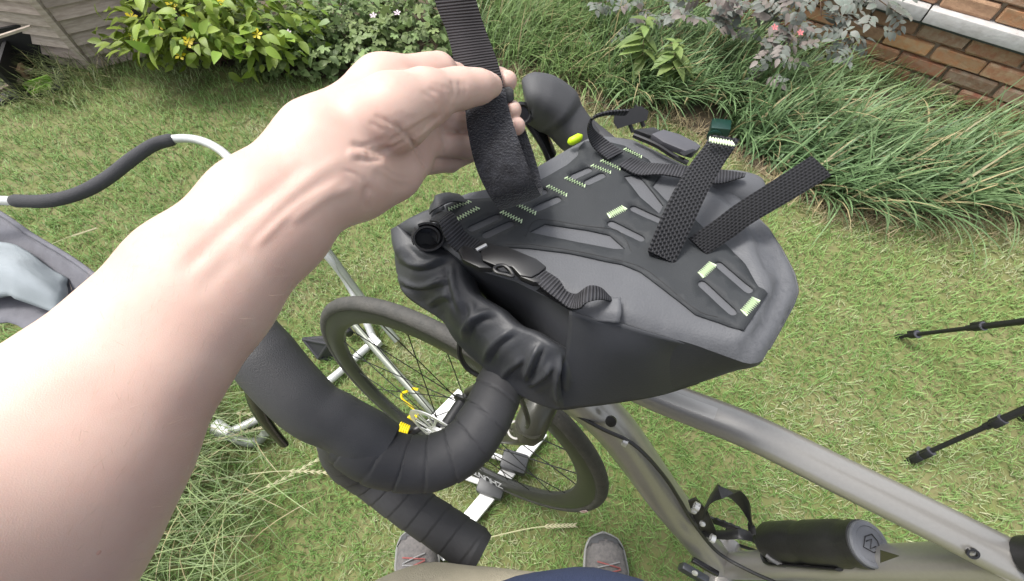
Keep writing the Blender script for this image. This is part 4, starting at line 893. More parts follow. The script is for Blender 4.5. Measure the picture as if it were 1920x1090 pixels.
# folded pocket end at the right of the buckle strap
mb = MB(); fl = [[Z(1068, 584, BT - .004), Z(1110, 600, BT - .002), Z(1161, 607, BT + .001)], [Z(1080, 578, BT - .006), Z(1120, 582, BT + .002), Z(1165, 585, BT + .006)], [Z(1092, 570, BT - .006), Z(1128, 560, BT + .003), Z(1164, 557, BT + .007)]]
Hh = patch(fl, 12, 12); mb.add(Hh.reshape(-1, 3), [(i * 12 + j, i * 12 + j + 1, (i + 1) * 12 + j + 1, (i + 1) * 12 + j) for i in range(11) for j in range(11)]); o = obj('corner_flap', mb, M_PVC, bag); md = o.modifiers.new('Solidify', 'SOLIDIFY'); md.thickness = .0018
# the near side sheet, folded back on itself at its left edge
gs = [[(1067, 583), (1110, 597), (1161, 607), (1230, 629), (1300, 649)], [(1063, 640), (1110, 652), (1160, 659), (1230, 669), (1300, 676)], [(1056, 700), (1108, 706), (1158, 708), (1230, 706), (1305, 698)], [(1046, 769), (1106, 763), (1152, 757), (1235, 743), (1310, 720)]]
gz_ = [[.006, .005, .004, .005, .007], [.035, .033, .031, .031, .030], [.062, .062, .060, .054, .046], [.093, .093, .091, .079, .062]]; gof = [[.006, .005, .003, .001, -.004], [.012, .011, .011, .008, -.004], [.012, .012, .011, .008, -.004], [.006, .006, .005, .002, -.004]]
rw = []
for a_, b_, c_ in zip(gs, gz_, gof):
    rw.append([Z(u, v, BT - z_) - nrm(ray(u, v)) * of for (u, v), z_, of in zip(a_, b_, c_)])
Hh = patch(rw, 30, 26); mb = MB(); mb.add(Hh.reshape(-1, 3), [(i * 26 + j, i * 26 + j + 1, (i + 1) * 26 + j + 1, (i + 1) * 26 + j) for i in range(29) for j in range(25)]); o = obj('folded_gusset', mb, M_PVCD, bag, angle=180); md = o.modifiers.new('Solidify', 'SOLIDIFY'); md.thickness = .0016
# side release buckle and its webbing
def web(name, L, R, m, th=.0022, n=30, parent=None): mb = MB(); ribbon(mb, L, R, th, n, 5); return obj(name, mb, m, parent or bag)
h = BT + .004
web('buckle_strap', [Z(806, 415, h - .002), Z(822, 418, h + .012), Z(832, 440, h + .010), Z(845, 462, h + .003), Z(868, 478, h), Z(884, 474, h)], [Z(824, 398, h - .002), Z(846, 398, h + .010), Z(862, 418, h + .010), Z(872, 436, h + .004), Z(890, 448, h), Z(908, 455, h)], M_WEB)
web('buckle_strap', [Z(1000, 525, h + .003), Z(1022, 545, h + .002), Z(1045, 562, h), Z(1068, 578, h), Z(1088, 578, h + .008), Z(1100, 568, h + .012), Z(1125, 562, h + .010), Z(1148, 566, h)], [Z(1022, 508, h + .003), Z(1048, 525, h + .003), Z(1062, 546, h), Z(1080, 552, h), Z(1092, 545, h + .010), Z(1106, 536, h + .014), Z(1126, 540, h + .010), Z(1142, 556, h)], M_WEB, n=40)
web('strap_tail', [Z(1005, 545, h - .008), Z(1040, 565, h - .009), Z(1085, 592, h - .012)], [Z(1020, 535, h - .004), Z(1052, 553, h - .005), Z(1094, 578, h - .008)], M_WEBD)
M_BUC = mat('buckle_plastic', (.020, .020, .021), .36, var=.3, scale=90)
buc = bpy.data.objects.new('side_release_buckle', None); COL.objects.link(buc); buc.parent = bag; OFF[buc] = OFF[bag]
def plate(name, pl_, z, th, parent, m=None, bev=.0012, bot=False):
    V = [Vector(Z(u, v, z)) for u, v in pl_]; bm = bmesh.new(); f = bm.faces.new([bm.verts.new(p) for p in V]); r_ = bmesh.ops.extrude_face_region(bm, geom=[f])
    for e in r_['geom']:
        if isinstance(e, bmesh.types.BMVert): e.co.z += th
    bmesh.ops.recalc_face_normals(bm, faces=bm.faces); bmesh.ops.bevel(bm, geom=list(bm.edges), offset=bev, segments=2, profile=.6, affect='EDGES')
    bm.verts.index_update(); mb = MB(); mb.add([tuple(v.co) for v in bm.verts], [[v.index for v in f.verts] for f in bm.faces]); bm.free(); return obj(name, mb, m or M_BUC, parent)
hb = h - .001
plate('latch_body', [(902, 480), (920, 470), (952, 473), (1005, 495), (1024, 510), (1010, 522), (996, 530), (975, 526), (960, 510), (930, 508), (905, 498)], hb, .0065, buc)
plate('latch_prong', [(861, 478), (868, 470), (880, 471), (904, 484), (906, 500), (925, 512), (900, 511), (868, 496)], hb, .006, buc)
plate('ladder_frame', [(884, 468), (906, 454), (930, 463), (948, 474), (922, 484), (900, 478)], hb - .001, .003, buc)
for (a, b) in (((893, 470), (912, 460)), ((912, 480), (934, 468))):
    mb = MB(); tube(mb, [Z(*a, hb + .004), Z(*b, hb + .004)], .0016, 8); obj('ladder_bar', mb, M_MET if a[0] == 893 else M_BUC, buc)
mb = MB(); pp = [Z(u, v, hb + .006) for u, v in ((926, 505), (932, 499), (945, 498), (956, 506), (962, 518), (948, 515), (932, 511), (926, 505))]; tube(mb, cr(pp, 30), .0013, 8); obj('release_rim', mb, M_BUC, buc)
mb = MB(); extr(mb, [Z(u, v, hb + .0064) for u, v in ((933, 505), (944, 502), (953, 511), (941, 510))], [0, 0, 1], .0006); obj('release_button', mb, M_GLOSS, buc, smooth=False)
plate('latch_prong', [(968, 510), (980, 508), (1008, 524), (1020, 538), (1000, 538), (975, 528)], hb - .001, .006, buc)
# left shoulder loop on the far left corner
mb = MB(); tube(mb, cr([Z(808, 392, BT + .002), Z(820, 378, BT + .01), Z(842, 370, BT + .008), Z(866, 372, BT)], 16), .006, 10, rb=.0015, up=[0, 0, 1]); obj('corner_loop', mb, M_PVCD, bag)
# two thick webbing straps that stand up from the panel
DS = lambda u, v, t: D(u, v, t)
tb = pix(Z(1240, 482, BT + .004))[2]
web('standing_strap', [D(1215, 470, tb), D(1238, 414, tb - .006), D(1264, 358, tb - .006), D(1297, 305, tb + .0), D(1322, 272, tb + .004), D(1330, 254, tb + .006)], [D(1264, 494, tb + .002), D(1297, 424, tb - .002), D(1324, 365, tb), D(1350, 318, tb + .005), D(1376, 279, tb + .008), D(1385, 262, tb + .01)], M_WEBT, .0028, 40)
web('standing_strap', [D(1215, 470, tb + .002), D(1222, 487, tb + .006), D(1245, 503, tb + .005)], [D(1264, 494, tb + .003), D(1276, 503, tb + .004), D(1288, 508, tb + .002)], M_WEBD, .0028, 16)
mb = MB(); A_, B_ = D(1328, 266, tb - .001), D(1373, 274, tb + .003); P = []
for k in range(19): P.append(A_ + (B_ - A_) * k / 18 + np.array([0, .0022 if k % 2 else -.0022, .002]))
tube(mb, np.array(P), .0008, 6); obj('bar_tack', mb, M_THREAD, bag)
tb2 = pix(Z(1308, 462, BT + .003))[2]
web('standing_strap', [D(1291, 447, tb2), D(1340, 413, tb2 - .002), D(1378, 384, tb2 - .004), D(1450, 338, tb2 - .006), D(1520, 293, tb2 - .006)], [D(1325, 478, tb2 - .001), D(1376, 444, tb2 - .003), D(1412, 418, tb2 - .006), D(1490, 372, tb2 - .008), D(1558, 330, tb2 - .008)], M_WEBD, .0028, 40)
# far strap: arching loop with a ladder buckle, flat run across the far edge
h2 = BT + .004
web('far_strap', [Z(1140, 300, h2), Z(1112, 276, h2 + .004), Z(1102, 248, h2 + .018), Z(1108, 226, h2 + .030), Z(1135, 216, h2 + .034), Z(1172, 216, h2 + .034)], [Z(1168, 286, h2), Z(1136, 262, h2 + .004), Z(1112, 240, h2 + .018), Z(1112, 220, h2 + .034), Z(1140, 209, h2 + .040), Z(1180, 206, h2 + .040)], M_WEB)
lad = D(1182, 222, .385); lx = nrm(D(1208, 208, .385) - D(1155, 236, .392)); lz = nrm(np.cross(lx, nrm(-ray(1180, 220)))); ln = np.cross(lx, lz)
mb = MB(); rp_ = [lad + lx * a + lz * b for a, b in ((-.014, -.004), (-.010, -.010), (.0, -.008), (.012, -.005), (.016, .002), (.012, .008), (.002, .006), (-.006, .004), (-.013, .003))]
extr(mb, rp_, ln, .005); obj('ladder_buckle', mb, M_BUC, bag, angle=30)
for a in (-.002, .008):
    mb = MB(); tube(mb, [lad + lx * a + lz * .012 + ln * .004, lad + lx * a - lz * .008 + ln * .004], .0018, 8); obj('ladder_bar', mb, M_BUC, bag)
web('far_strap', [Z(1160, 311, h2), Z(1195, 328, h2), Z(1240, 328, h2 + .006), Z(1290, 336, h2 + .006), Z(1345, 345, h2 + .004), Z(1396, 332, h2 + .006)], [Z(1182, 296, h2), Z(1210, 305, h2), Z(1240, 308, h2 + .006), Z(1290, 312, h2 + .006), Z(1345, 318, h2 + .004), Z(1398, 326, h2 + .006)], M_WEB)
fb = bpy.data.objects.new('flat_buckle', None); COL.objects.link(fb); fb.parent = bag; OFF[fb] = OFF[bag]
M_BUG = mat('buckle_grey', (.075, .075, .085), .5, var=.2, scale=60)
plate('buckle_body', [(1218, 262), (1240, 253), (1270, 262), (1300, 277), (1310, 284), (1296, 298), (1278, 293), (1240, 277)], BT + .003, .006, fb, M_BUG)
plate('buckle_slot', [(1274, 287), (1298, 280), (1306, 283), (1282, 294)], BT + .0092, .0006, fb, M_GLOSS, .0002)
plate('buckle_tab', [(1186, 250), (1224, 245), (1244, 256), (1222, 263)], BT + .003, .004, fb, M_BUC)
mb = MB(); tube(mb, cr([Z(1188, 254, BT + .006), Z(1230, 272, BT + .006), Z(1262, 292, BT + .004), Z(1290, 306, BT + .003)], 16), .0022, 8); obj('buckle_cord', mb, M_GLOSS, fb)
# far right roll end
mb = MB(); tube(mb, cr([Z(1330, 352, BT - .012), Z(1372, 352, BT - .008), Z(1402, 358, BT - .010), Z(1420, 366, BT - .014)], 16), np.r_[.014, np.linspace(.0165, .017, 13), .014, .008], 18, rb=np.r_[.010, np.linspace(.012, .012, 13), .010, .006], up=[0, 0, 1]); obj('roll_end', mb, M_PVC, bag)
# lime toggle on the far left corner
mb = MB(); tube(mb, cr([Z(1067, 268, BT + .006), Z(1074, 264, BT + .009), Z(1084, 259, BT + .010), Z(1090, 255, BT + .008)], 12), [.002, .003, .0036, .0036, .0036, .0036, .0036, .0036, .003, .0025, .002, .0015], 12); obj('cord_toggle', mb, M_LIME, bag)

# ---------------------------------------------------------------- the strap held up in the hand
hsx = empty('hook_and_loop_strap', D(900, 300, .30), 'black hook and loop strap dangling from the hand above the bag', 'strap')
M_WEBH = web_mat('fine_webbing', (0.022, 0.020, 0.022), 560, 1, depth=.0006, hi=2.0)
M_LOOP = mat('loop_pile', (0.010, 0.010, 0.013), 0.95, var=1.0, scale=160, col2=(.030, .031, .038), bump=1.0, bscale=700, spec=.15, sheen=.3)
t0 = .298
web('webbing', [D(786, -140, t0 - .03), D(815, 0, t0 - .012), D(838, 62, t0 - .004), D(856, 135, t0), D(872, 205, t0 + .004)], [D(862, -140, t0 - .03), D(893, 0, t0 - .012), D(912, 60, t0 - .004), D(936, 126, t0), D(950, 190, t0 + .004)], M_WEBH, .0020, 40, hsx)
web('loop_pile_front', [D(870, 190, t0 - .004), D(873, 210, t0 - .006), D(878, 252, t0 - .012), D(891, 310, t0 - .017), D(910, 354, t0 - .016), D(927, 380, t0 - .008), D(938, 392, t0 + .006), D(944, 384, t0 + .016)], [D(947, 168, t0 - .004), D(951, 190, t0 - .006), D(962, 232, t0 - .012), D(981, 288, t0 - .017), D(997, 330, t0 - .016), D(1008, 353, t0 - .008), D(1014, 364, t0 + .006), D(1018, 354, t0 + .016)], M_LOOP, .0036, 44, hsx)
web('loop_pile_back', [D(944, 384, t0 + .016), D(925, 340, t0 + .020), D(910, 280, t0 + .017), D(900, 220, t0 + .014), D(890, 170, t0 + .010)], [D(1018, 354, t0 + .016), D(1010, 322, t0 + .022), D(996, 275, t0 + .022), D(976, 220, t0 + .018), D(957, 172, t0 + .010)], M_LOOP, .0020, 36, hsx)
mb = MB(); ribbon(mb, [D(938, 166, t0 + .008), D(955, 164, t0 + .008), D(963, 170, t0 + .008)], [D(944, 192, t0 + .010), D(958, 192, t0 + .010), D(964, 186, t0 + .010)], .004, 12, 3); obj('strap_end', mb, M_BLK, hsx)
# ---------------------------------------------------------------- the person: left arm and hand, trousers, shirt, shoes
def sdf_mesh(fn, lo, hi, h):
    """naive surface nets on a grid, vertices pulled onto the surface"""
    lo = np.asarray(lo, np.float32); n = np.ceil((np.asarray(hi) - lo) / h).astype(int) + 1
    ax = [lo[k] + h * np.arange(n[k], dtype=np.float32) for k in range(3)]
    c_ = 5; nc = (n + c_ - 1) // c_ + 1                               # coarse pass, then exact values only near the surface
    axc = [lo[k] + h * c_ * np.arange(nc[k]) for k in range(3)]
    Sc = fn(np.stack(np.meshgrid(*axc, indexing='ij'), -1).reshape(-1, 3)).reshape(nc)
    ii = [np.minimum((np.arange(n[k]) + c_ // 2) // c_, nc[k] - 1) for k in range(3)]
    S = Sc[np.ix_(*ii)]; near = np.abs(S) < h * c_ * 1.15; I = np.argwhere(near)
    S[near] = fn(I * h + lo)
    ins = S < 0
    c8 = np.stack([ins[a:n[0] - 1 + a, b:n[1] - 1 + b, c:n[2] - 1 + c] for a in (0, 1) for b in (0, 1) for c in (0, 1)], 0).sum(0)
    act = (c8 > 0) & (c8 < 8); idx = -np.ones(act.shape, int); cells = np.argwhere(act); idx[act] = np.arange(len(cells))
    V = np.zeros((len(cells), 3)); W = np.zeros(len(cells))
    cor = [(a, b, c) for a in (0, 1) for b in (0, 1) for c in (0, 1)]
    val = {o: S[cells[:, 0] + o[0], cells[:, 1] + o[1], cells[:, 2] + o[2]] for o in cor}
    for o in cor:
        for k in range(3):
            if o[k] == 0:
                p = list(o); p[k] = 1; p = tuple(p); a, b = val[o], val[p]; m_ = (a < 0) != (b < 0); t = np.where(m_, a / np.where(m_, a - b, 1), 0)
                q = np.array(o, float)[None] + 0; q = np.repeat(q, len(cells), 0); q[:, k] = t; V[m_] += q[m_]; W += m_
    V = (cells + V / W[:, None]) * h + lo
    F_ = []
    for k in range(3):
        a, b = [(1, 2), (2, 0), (0, 1)][k]
        sl0 = [slice(None)] * 3; sl1 = [slice(None)] * 3; sl0[k] = slice(0, n[k] - 1); sl1[k] = slice(1, n[k])
        ch_ = ins[tuple(sl0)] != ins[tuple(sl1)]; E_ = np.argwhere(ch_)
        ok = (E_[:, a] > 0) & (E_[:, b] > 0) & (E_[:, a] < n[a] - 1) & (E_[:, b] < n[b] - 1); E_ = E_[ok]
        fl = ins[tuple(sl0)][tuple(E_.T)]
        def cid(da, db): q = E_.copy(); q[:, a] -= da; q[:, b] -= db; return idx[q[:, 0], q[:, 1], q[:, 2]]
        Q = np.stack([cid(0, 0), cid(1, 0), cid(1, 1), cid(0, 1)], 1); Q[~fl] = Q[~fl][:, ::-1]; F_.append(Q)
    F_ = np.vstack(F_)
    e = h * .5
    for _ in range(3):
        d = fn(V); g = np.stack([(fn(V + np.eye(3)[k] * e) - fn(V - np.eye(3)[k] * e)) / (2 * e) for k in range(3)], 1); g2 = (g * g).sum(1) + 1e-9
        V = V - g * np.clip(d / g2, -h, h)[:, None] * .8
    g /= np.sqrt(g2)[:, None]
    return V, F_, g
def cap(P, a, b, ra, rb_):
    a, b = np.asarray(a, float), np.asarray(b, float); d = b - a; t = np.clip(((P - a) @ d) / (d @ d + 1e-12), 0, 1)
    return np.sqrt((((P - a) - t[:, None] * d) ** 2).sum(1)) - (ra + (rb_ - ra) * t)
def smin(a, b, k): h_ = np.clip(.5 + .5 * (b - a) / k, 0, 1); return b * (1 - h_) + a * h_ - k * h_ * (1 - h_)
def chain(P, pts, k):
    d = None
    for (a, ra), (b, rb_) in zip(pts[:-1], pts[1:]):
        q = cap(P, a, b, ra, rb_); d = q if d is None else smin(d, q, k)
    return d
def px(r, t): return r * t / F                                      # a radius read in the picture at depth t
# forearm: two parallel chains (radius and ulna sides)
FA = [(-42, 1022, .160, 210), (174, 784, .182, 183), (380, 536, .207, 134), (503, 407, .224, 115), (616, 300, .240, 101)]
def fore(P):
    d = None; pd = nrm(np.array([.69, -.72]))                       # width direction in the picture (down right)
    S_ = []
    for sgn in (-1, 1):
        pts = []
        for u, v, t, hw in FA:
            c = D(u + sgn * .69 * hw * .36, v + sgn * .72 * hw * .36, t); pts.append((c, px(hw * .64, t)))
        S_.append(chain(P, pts, .01))
    return smin(S_[0], S_[1], .022)
EL = D(-40, 1030, .160); SH = np.array([-.235, -.20, 1.40])
def hand(P):
    d = fore(P)
    d = smin(d, cap(P, EL, EL + (SH - EL) * .35, .049, .050), .03)
    # palm
    pm = cap(P, D(612, 262, .243), D(720, 166, .262), .0205, .0165); pm = smin(pm, cap(P, D(720, 166, .262), D(822, 136, .285), .0165, .0125), .012)      # index side
    pm = smin(pm, cap(P, D(640, 290, .247), D(800, 214, .280), .019, .0105), .012)
    pm = smin(pm, cap(P, D(650, 320, .252), D(794, 262, .280), .018, .0105), .012)
    pm = smin(pm, cap(P, D(672, 352, .256), D(775, 306, .279), .0165, .0105), .012)
    pm = smin(pm, cap(P, D(684, 340, .248), D(742, 330, .266), .0150, .0120), .016)                                                          # little finger mound
    d = smin(d, pm, .018)
    th = chain(P, [(D(662, 245, .245), .0200), (D(738, 212, .241), .0198), (D(798, 184, .253), .0152), (D(846, 169, .264), .0108), (D(868, 166, .268), .0106), (D(898, 163, .274), .0093), (D(920, 161, .281), .0076)], .006)
    d = smin(d, th, .0042)
    def fing(pts, k0=.006): 
        q = chain(P, [(D(u, v, t), r_) for u, v, t, r_ in pts], .004); return q
    fs_ = [fing([(800, 142, .280, .0105), (885, 146, .315, .0088), (936, 150, .321, .0078), (951, 152, .309, .0070)]),
           fing([(798, 220, .281, .0090), (886, 231, .314, .0080), (945, 212, .329, .0078), (960, 207, .314, .0068)]),
           fing([(794, 267, .281, .0092), (874, 274, .312, .0084), (950, 243, .333, .0074), (968, 237, .316, .0066)]),
           fing([(776, 306, .282, .0088), (842, 303, .318, .0074), (892, 283, .337, .0068), (915, 270, .337, .0062)])]
    u_ = fs_[0]
    for q in fs_[1:]: u_ = smin(u_, q, .0009)
    return smin(d, u_, .0045)
lo = np.array([9., 9, 9]); hi = -lo
for u, v, t in ((975, 130, .34), (975, 260, .34), (600, 90, .24), (700, 420, .24), (0, 600, .18), (300, 1050, .2), (900, 140, .27), (-40, 1030, .16), (780, 330, .33)):
    p = D(u, v, t); lo = np.minimum(lo, p); hi = np.maximum(hi, p)
b1 = nrm(D(900, 180, .30) - EL); b2 = nrm(np.cross(b1, [0, 0, 1])); RB = np.array([b1, b2, np.cross(b1, b2)])        # grid aligned with the arm
pts_ = np.array([D(u, v, t) for u, v, t in ((985, 130, .34), (985, 300, .345), (600, 90, .24), (700, 430, .24), (0, 600, .18), (330, 1070, .19), (900, 140, .27), (780, 340, .33))] + [EL, EL + (SH - EL) * .35]) @ RB.T
V, Q, Nn = sdf_mesh(lambda P: hand(P @ RB), pts_.min(0) - np.array([.06, .05, .05]), pts_.max(0) + np.array([.012, .04, .04]), .0015)
V = V @ RB; Nn = Nn @ RB
# skin relief: tendons, veins, creases (measured along the palm side)
UVp = pix(V); vd = V - EYE; vd /= np.linalg.norm(vd, axis=1)[:, None]; facing = np.clip(-(Nn * vd).sum(1) * 3, 0, 1)
def line(pts, amp, wd, n=30, both=False):
    L = cr(np.array(pts, float), n); dm = np.full(len(V), 1e9); tt_ = np.zeros(len(V))
    for i in range(n - 1):
        a, b = L[i], L[i + 1]; d_ = b - a; t_ = np.clip(((UVp[:, :2] - a) @ d_) / (d_ @ d_ + 1e-9), 0, 1); q = np.hypot(*(UVp[:, :2] - a - t_[:, None] * d_).T); k = q < dm; dm = np.where(k, q, dm); tt_ = np.where(k, (i + t_) / (n - 1), tt_)
    fade = np.clip(tt_ / .15, 0, 1) * np.clip((1 - tt_) / .15, 0, 1)
    return amp * np.exp(-(dm / wd) ** 2) * fade * facing
dsp = .6 * line([(420, 500), (520, 390), (600, 320), (668, 288)],   .0010, 13) + line([(360, 560), (480, 440), (560, 375), (640, 330)], -.0006, 16)
dsp += line([(470, 470), (560, 385), (650, 335)], .0010, 9) + line([(540, 420), (610, 370), (668, 350)], .0010, 10) + line([(330, 520), (430, 425), (520, 350), (580, 300)], -.0010, 16)
dsp += line([(655, 268), (680, 276), (710, 282), (738, 276)], -.0015, 6) + line([(664, 296), (690, 300), (720, 298)], -.0012, 5) + line([(650, 285), (672, 290), (690, 288)], .0010, 9)
dsp += line([(740, 235), (770, 262), (790, 295), (800, 318)], -.0014, 4) + line([(720, 268), (760, 252), (800, 228), (826, 214)], -.0016, 5) + line([(800, 165), (826, 178), (834, 205), (822, 222)], -.0008, 5)
dsp += line([(788, 172), (812, 186), (822, 205)], -.0005, 4) + line([(846, 150), (852, 170), (848, 190)], -.0008, 4) + line([(858, 150), (864, 170), (860, 188)], -.0006, 3.5)
dsp += line([(700, 215), (730, 232), (762, 240)], -.0007, 5) + line([(690, 228), (720, 245), (750, 254)], -.0007, 5) + line([(828, 212), (832, 232), (828, 250)], -.0009, 4) + line([(826, 252), (834, 272), (828, 292)], -.0010, 4)
dsp += line([(700, 320), (740, 345), (770, 350)], -.0008, 7) + line([(690, 345), (684, 370), (690, 395)], -.0010, 6) + line([(815, 250), (850, 250), (890, 244)], -.0008, 3)
dsp += line([(702, 284), (728, 282), (752, 268), (790, 245), (828, 217)], -.0016, 2.6) + line([(742, 236), (768, 258), (788, 290), (800, 318)], -.0013, 2.4) + line([(668, 272), (690, 270), (712, 264), (735, 250)], -.0009, 2.6) + line([(672, 284), (700, 290), (726, 290)], -.0011, 2.6)
for k_ in range(5): dsp += line([(706 + 11 * k_, 222 - 3 * k_), (724 + 10 * k_, 240 - 5 * k_), (752 + 9 * k_, 248 - 7 * k_)], -.0005, 2.2)
for k_ in range(4): dsp += line([(808 + 8 * k_, 152 + 2 * k_), (824 + 7 * k_, 172), (826 + 5 * k_, 198), (818 + 4 * k_, 214)], -.0006, 2.0)
dsp += line([(834, 206), (838, 228), (833, 248)], -.0010, 2.2) + line([(830, 254), (838, 274), (831, 294)], -.0011, 2.2) + line([(858, 152), (863, 168), (859, 190)], -.0006, 2.0) + line([(868, 150), (873, 168), (869, 190)], -.0006, 2.0)
dsp += line([(640, 318), (664, 326), (690, 345), (704, 372)], -.0007, 3.0) + line([(716, 312), (744, 330), (772, 334)], -.0006, 2.4) + line([(700, 330), (728, 352), (752, 356)], -.0005, 2.4)
V = V + Nn * np.clip(dsp, -.0024, .0014)[:, None] * .85
person = empty('person', (0.0, -.10, 0.0), 'person in beige trousers and navy top reaching out a bare left arm', 'person')
M_SKIN = mat('skin', (0.62, 0.440, 0.370), 0.46, var=.6, scale=34, col2=(.56, .355, .295), bump=.12, bscale=2200, sss=.25, spec=.4)
me = MB(); me.v = [tuple(p) for p in V]; me.f = [tuple(int(i) for i in q) for q in Q]; me.uv = [(0, 0)]
body = obj('body', me, M_SKIN, person, angle=180)
# fine hair on the forearm
rg = np.random.default_rng(5); cand = np.where((UVp[:, 0] < 560) & (UVp[:, 0] > 120) & (UVp[:, 1] > 150))[0]; hi_ = rg.choice(cand, 1500); along = nrm(D(610, 296, .24) - D(170, 780, .182))
hb_ = V[hi_]; hn = Nn[hi_]; hd_ = hn * .55 + along * .6 + rg.normal(0, .35, (1500, 3)); hd_ /= np.linalg.norm(hd_, axis=1)[:, None]; hs = np.cross(hd_, hn); hs /= np.linalg.norm(hs, axis=1)[:, None] + 1e-9
HL = rg.uniform(.004, .009, (1500, 1)); HV = np.stack([hb_ - hs * .000035, hb_ + hs * .000035, hb_ + hd_ * HL + along * HL * .3], 1).reshape(-1, 3)
fast_mesh('arm_hair', HV, np.arange(4500), np.full(1500, 3), mat('arm_hair', (.46, .34, .26), .6), None, body)
# two small marks on the forearm
for (u, v, t) in ((86, 592, .168), (182, 1034, .150)):
    q = np.argmin(np.hypot(UVp[:, 0] - u, UVp[:, 1] - v) + 1e4 * (facing < .3)); mb = MB(); lathe(mb, V[q] - Nn[q] * .0006, Nn[q], [(0, .0010), (.0006, .0008), (.0007, .0004)], 12); obj('mole', mb, mat('mole_skin', (.56, .33, .27), .6), body)
# thumb nail
M_NAIL = mat('nail', (.74, .53, .47), .28)
mb = MB(); _a = D(908, 162, .2765); _up = np.array([0, CT, ST]); _tc = nrm(-ray(908, 162)); nc = _a + .0097 * nrm(.80 * _up + .6 * _tc); nx = nrm(D(920, 161, .281) - D(898, 163, .274)); nz_ = nrm(.80 * _up + .6 * _tc); ny = nrm(np.cross(nz_, nx)); nz_ = np.cross(nx, ny)
vs = []
for i in range(7):
    for j in range(7):
        a, b = (i / 6 - .5) * 2, (j / 6 - .5) * 2; rr_ = .0058 * math.sqrt(max(0, 1 - .35 * a * a)); vs.append(nc + nx * a * .0068 + ny * b * rr_ - nz_ * (.0022 * b * b + .0012 * a * a))
mb = MB(); mb.add(vs, [(i * 7 + j, i * 7 + j + 1, (i + 1) * 7 + j + 1, (i + 1) * 7 + j) for i in range(6) for j in range(6)]); obj('thumb_nail', mb, M_NAIL, body)
# trousers: hips and two legs as one garment
def trous(P):
    d = None
    for s, kx in ((-1, -.185), (1, .195)):  # left, right leg
        c = chain(P, [(np.array([s * .085, -.150, .84]), .10), (np.array([kx * .85, -.125, .50]), .085), (np.array([kx * 1.1, -.13, .08]), .07)], .03)
        d = c if d is None else smin(d, c, .05)
    return smin(d, cap(P, [-.062, -.112, .86], [.05, -.116, .86], .112, .112), .05)
Vt, Qt, Nt = sdf_mesh(trous, (-.36, -.30, .0), (.38, .06, 1.02), .013)
Vt = Vt + Nt * (.006 * fnoise(Vt[:, 0] + Vt[:, 2] * .3, Vt[:, 2], 12, 18.0))[:, None]
me = MB(); me.v = [tuple(p) for p in Vt]; me.f = [tuple(int(i) for i in q) for q in Qt]; me.uv = [(0, 0)]
obj('trousers', me, mat('beige_cotton', (.50, .45, .34), .9, var=.4, scale=30, bump=.5, bscale=900), person, angle=180)
def shirt(P):
    d = chain(P * np.array([.82, 1, 1]), [(np.array([.034, -.132, .95]), .128), (np.array([.01, -.20, 1.15]), .12), (np.array([0, -.24, 1.36]), .12)], .05)
    return smin(d, chain(P, [(np.array([-.15, -.24, 1.40]), .075), (SH, .072), (SH + (EL - SH) * .62, .060)], .02), .04)
Vt, Qt, Nt = sdf_mesh(shirt, (-.38, -.42, .80), (.26, .06, 1.55), .013)
Vt = Vt + Nt * (.004 * fnoise(Vt[:, 0], Vt[:, 2], 15, 25.0))[:, None]
me = MB(); me.v = [tuple(p) for p in Vt]; me.f = [tuple(int(i) for i in q) for q in Qt]; me.uv = [(0, 0)]
obj('shirt', me, mat('navy_jersey', (.035, .05, .115), .9, var=.3, scale=30, bump=.4, bscale=900), person, angle=180)
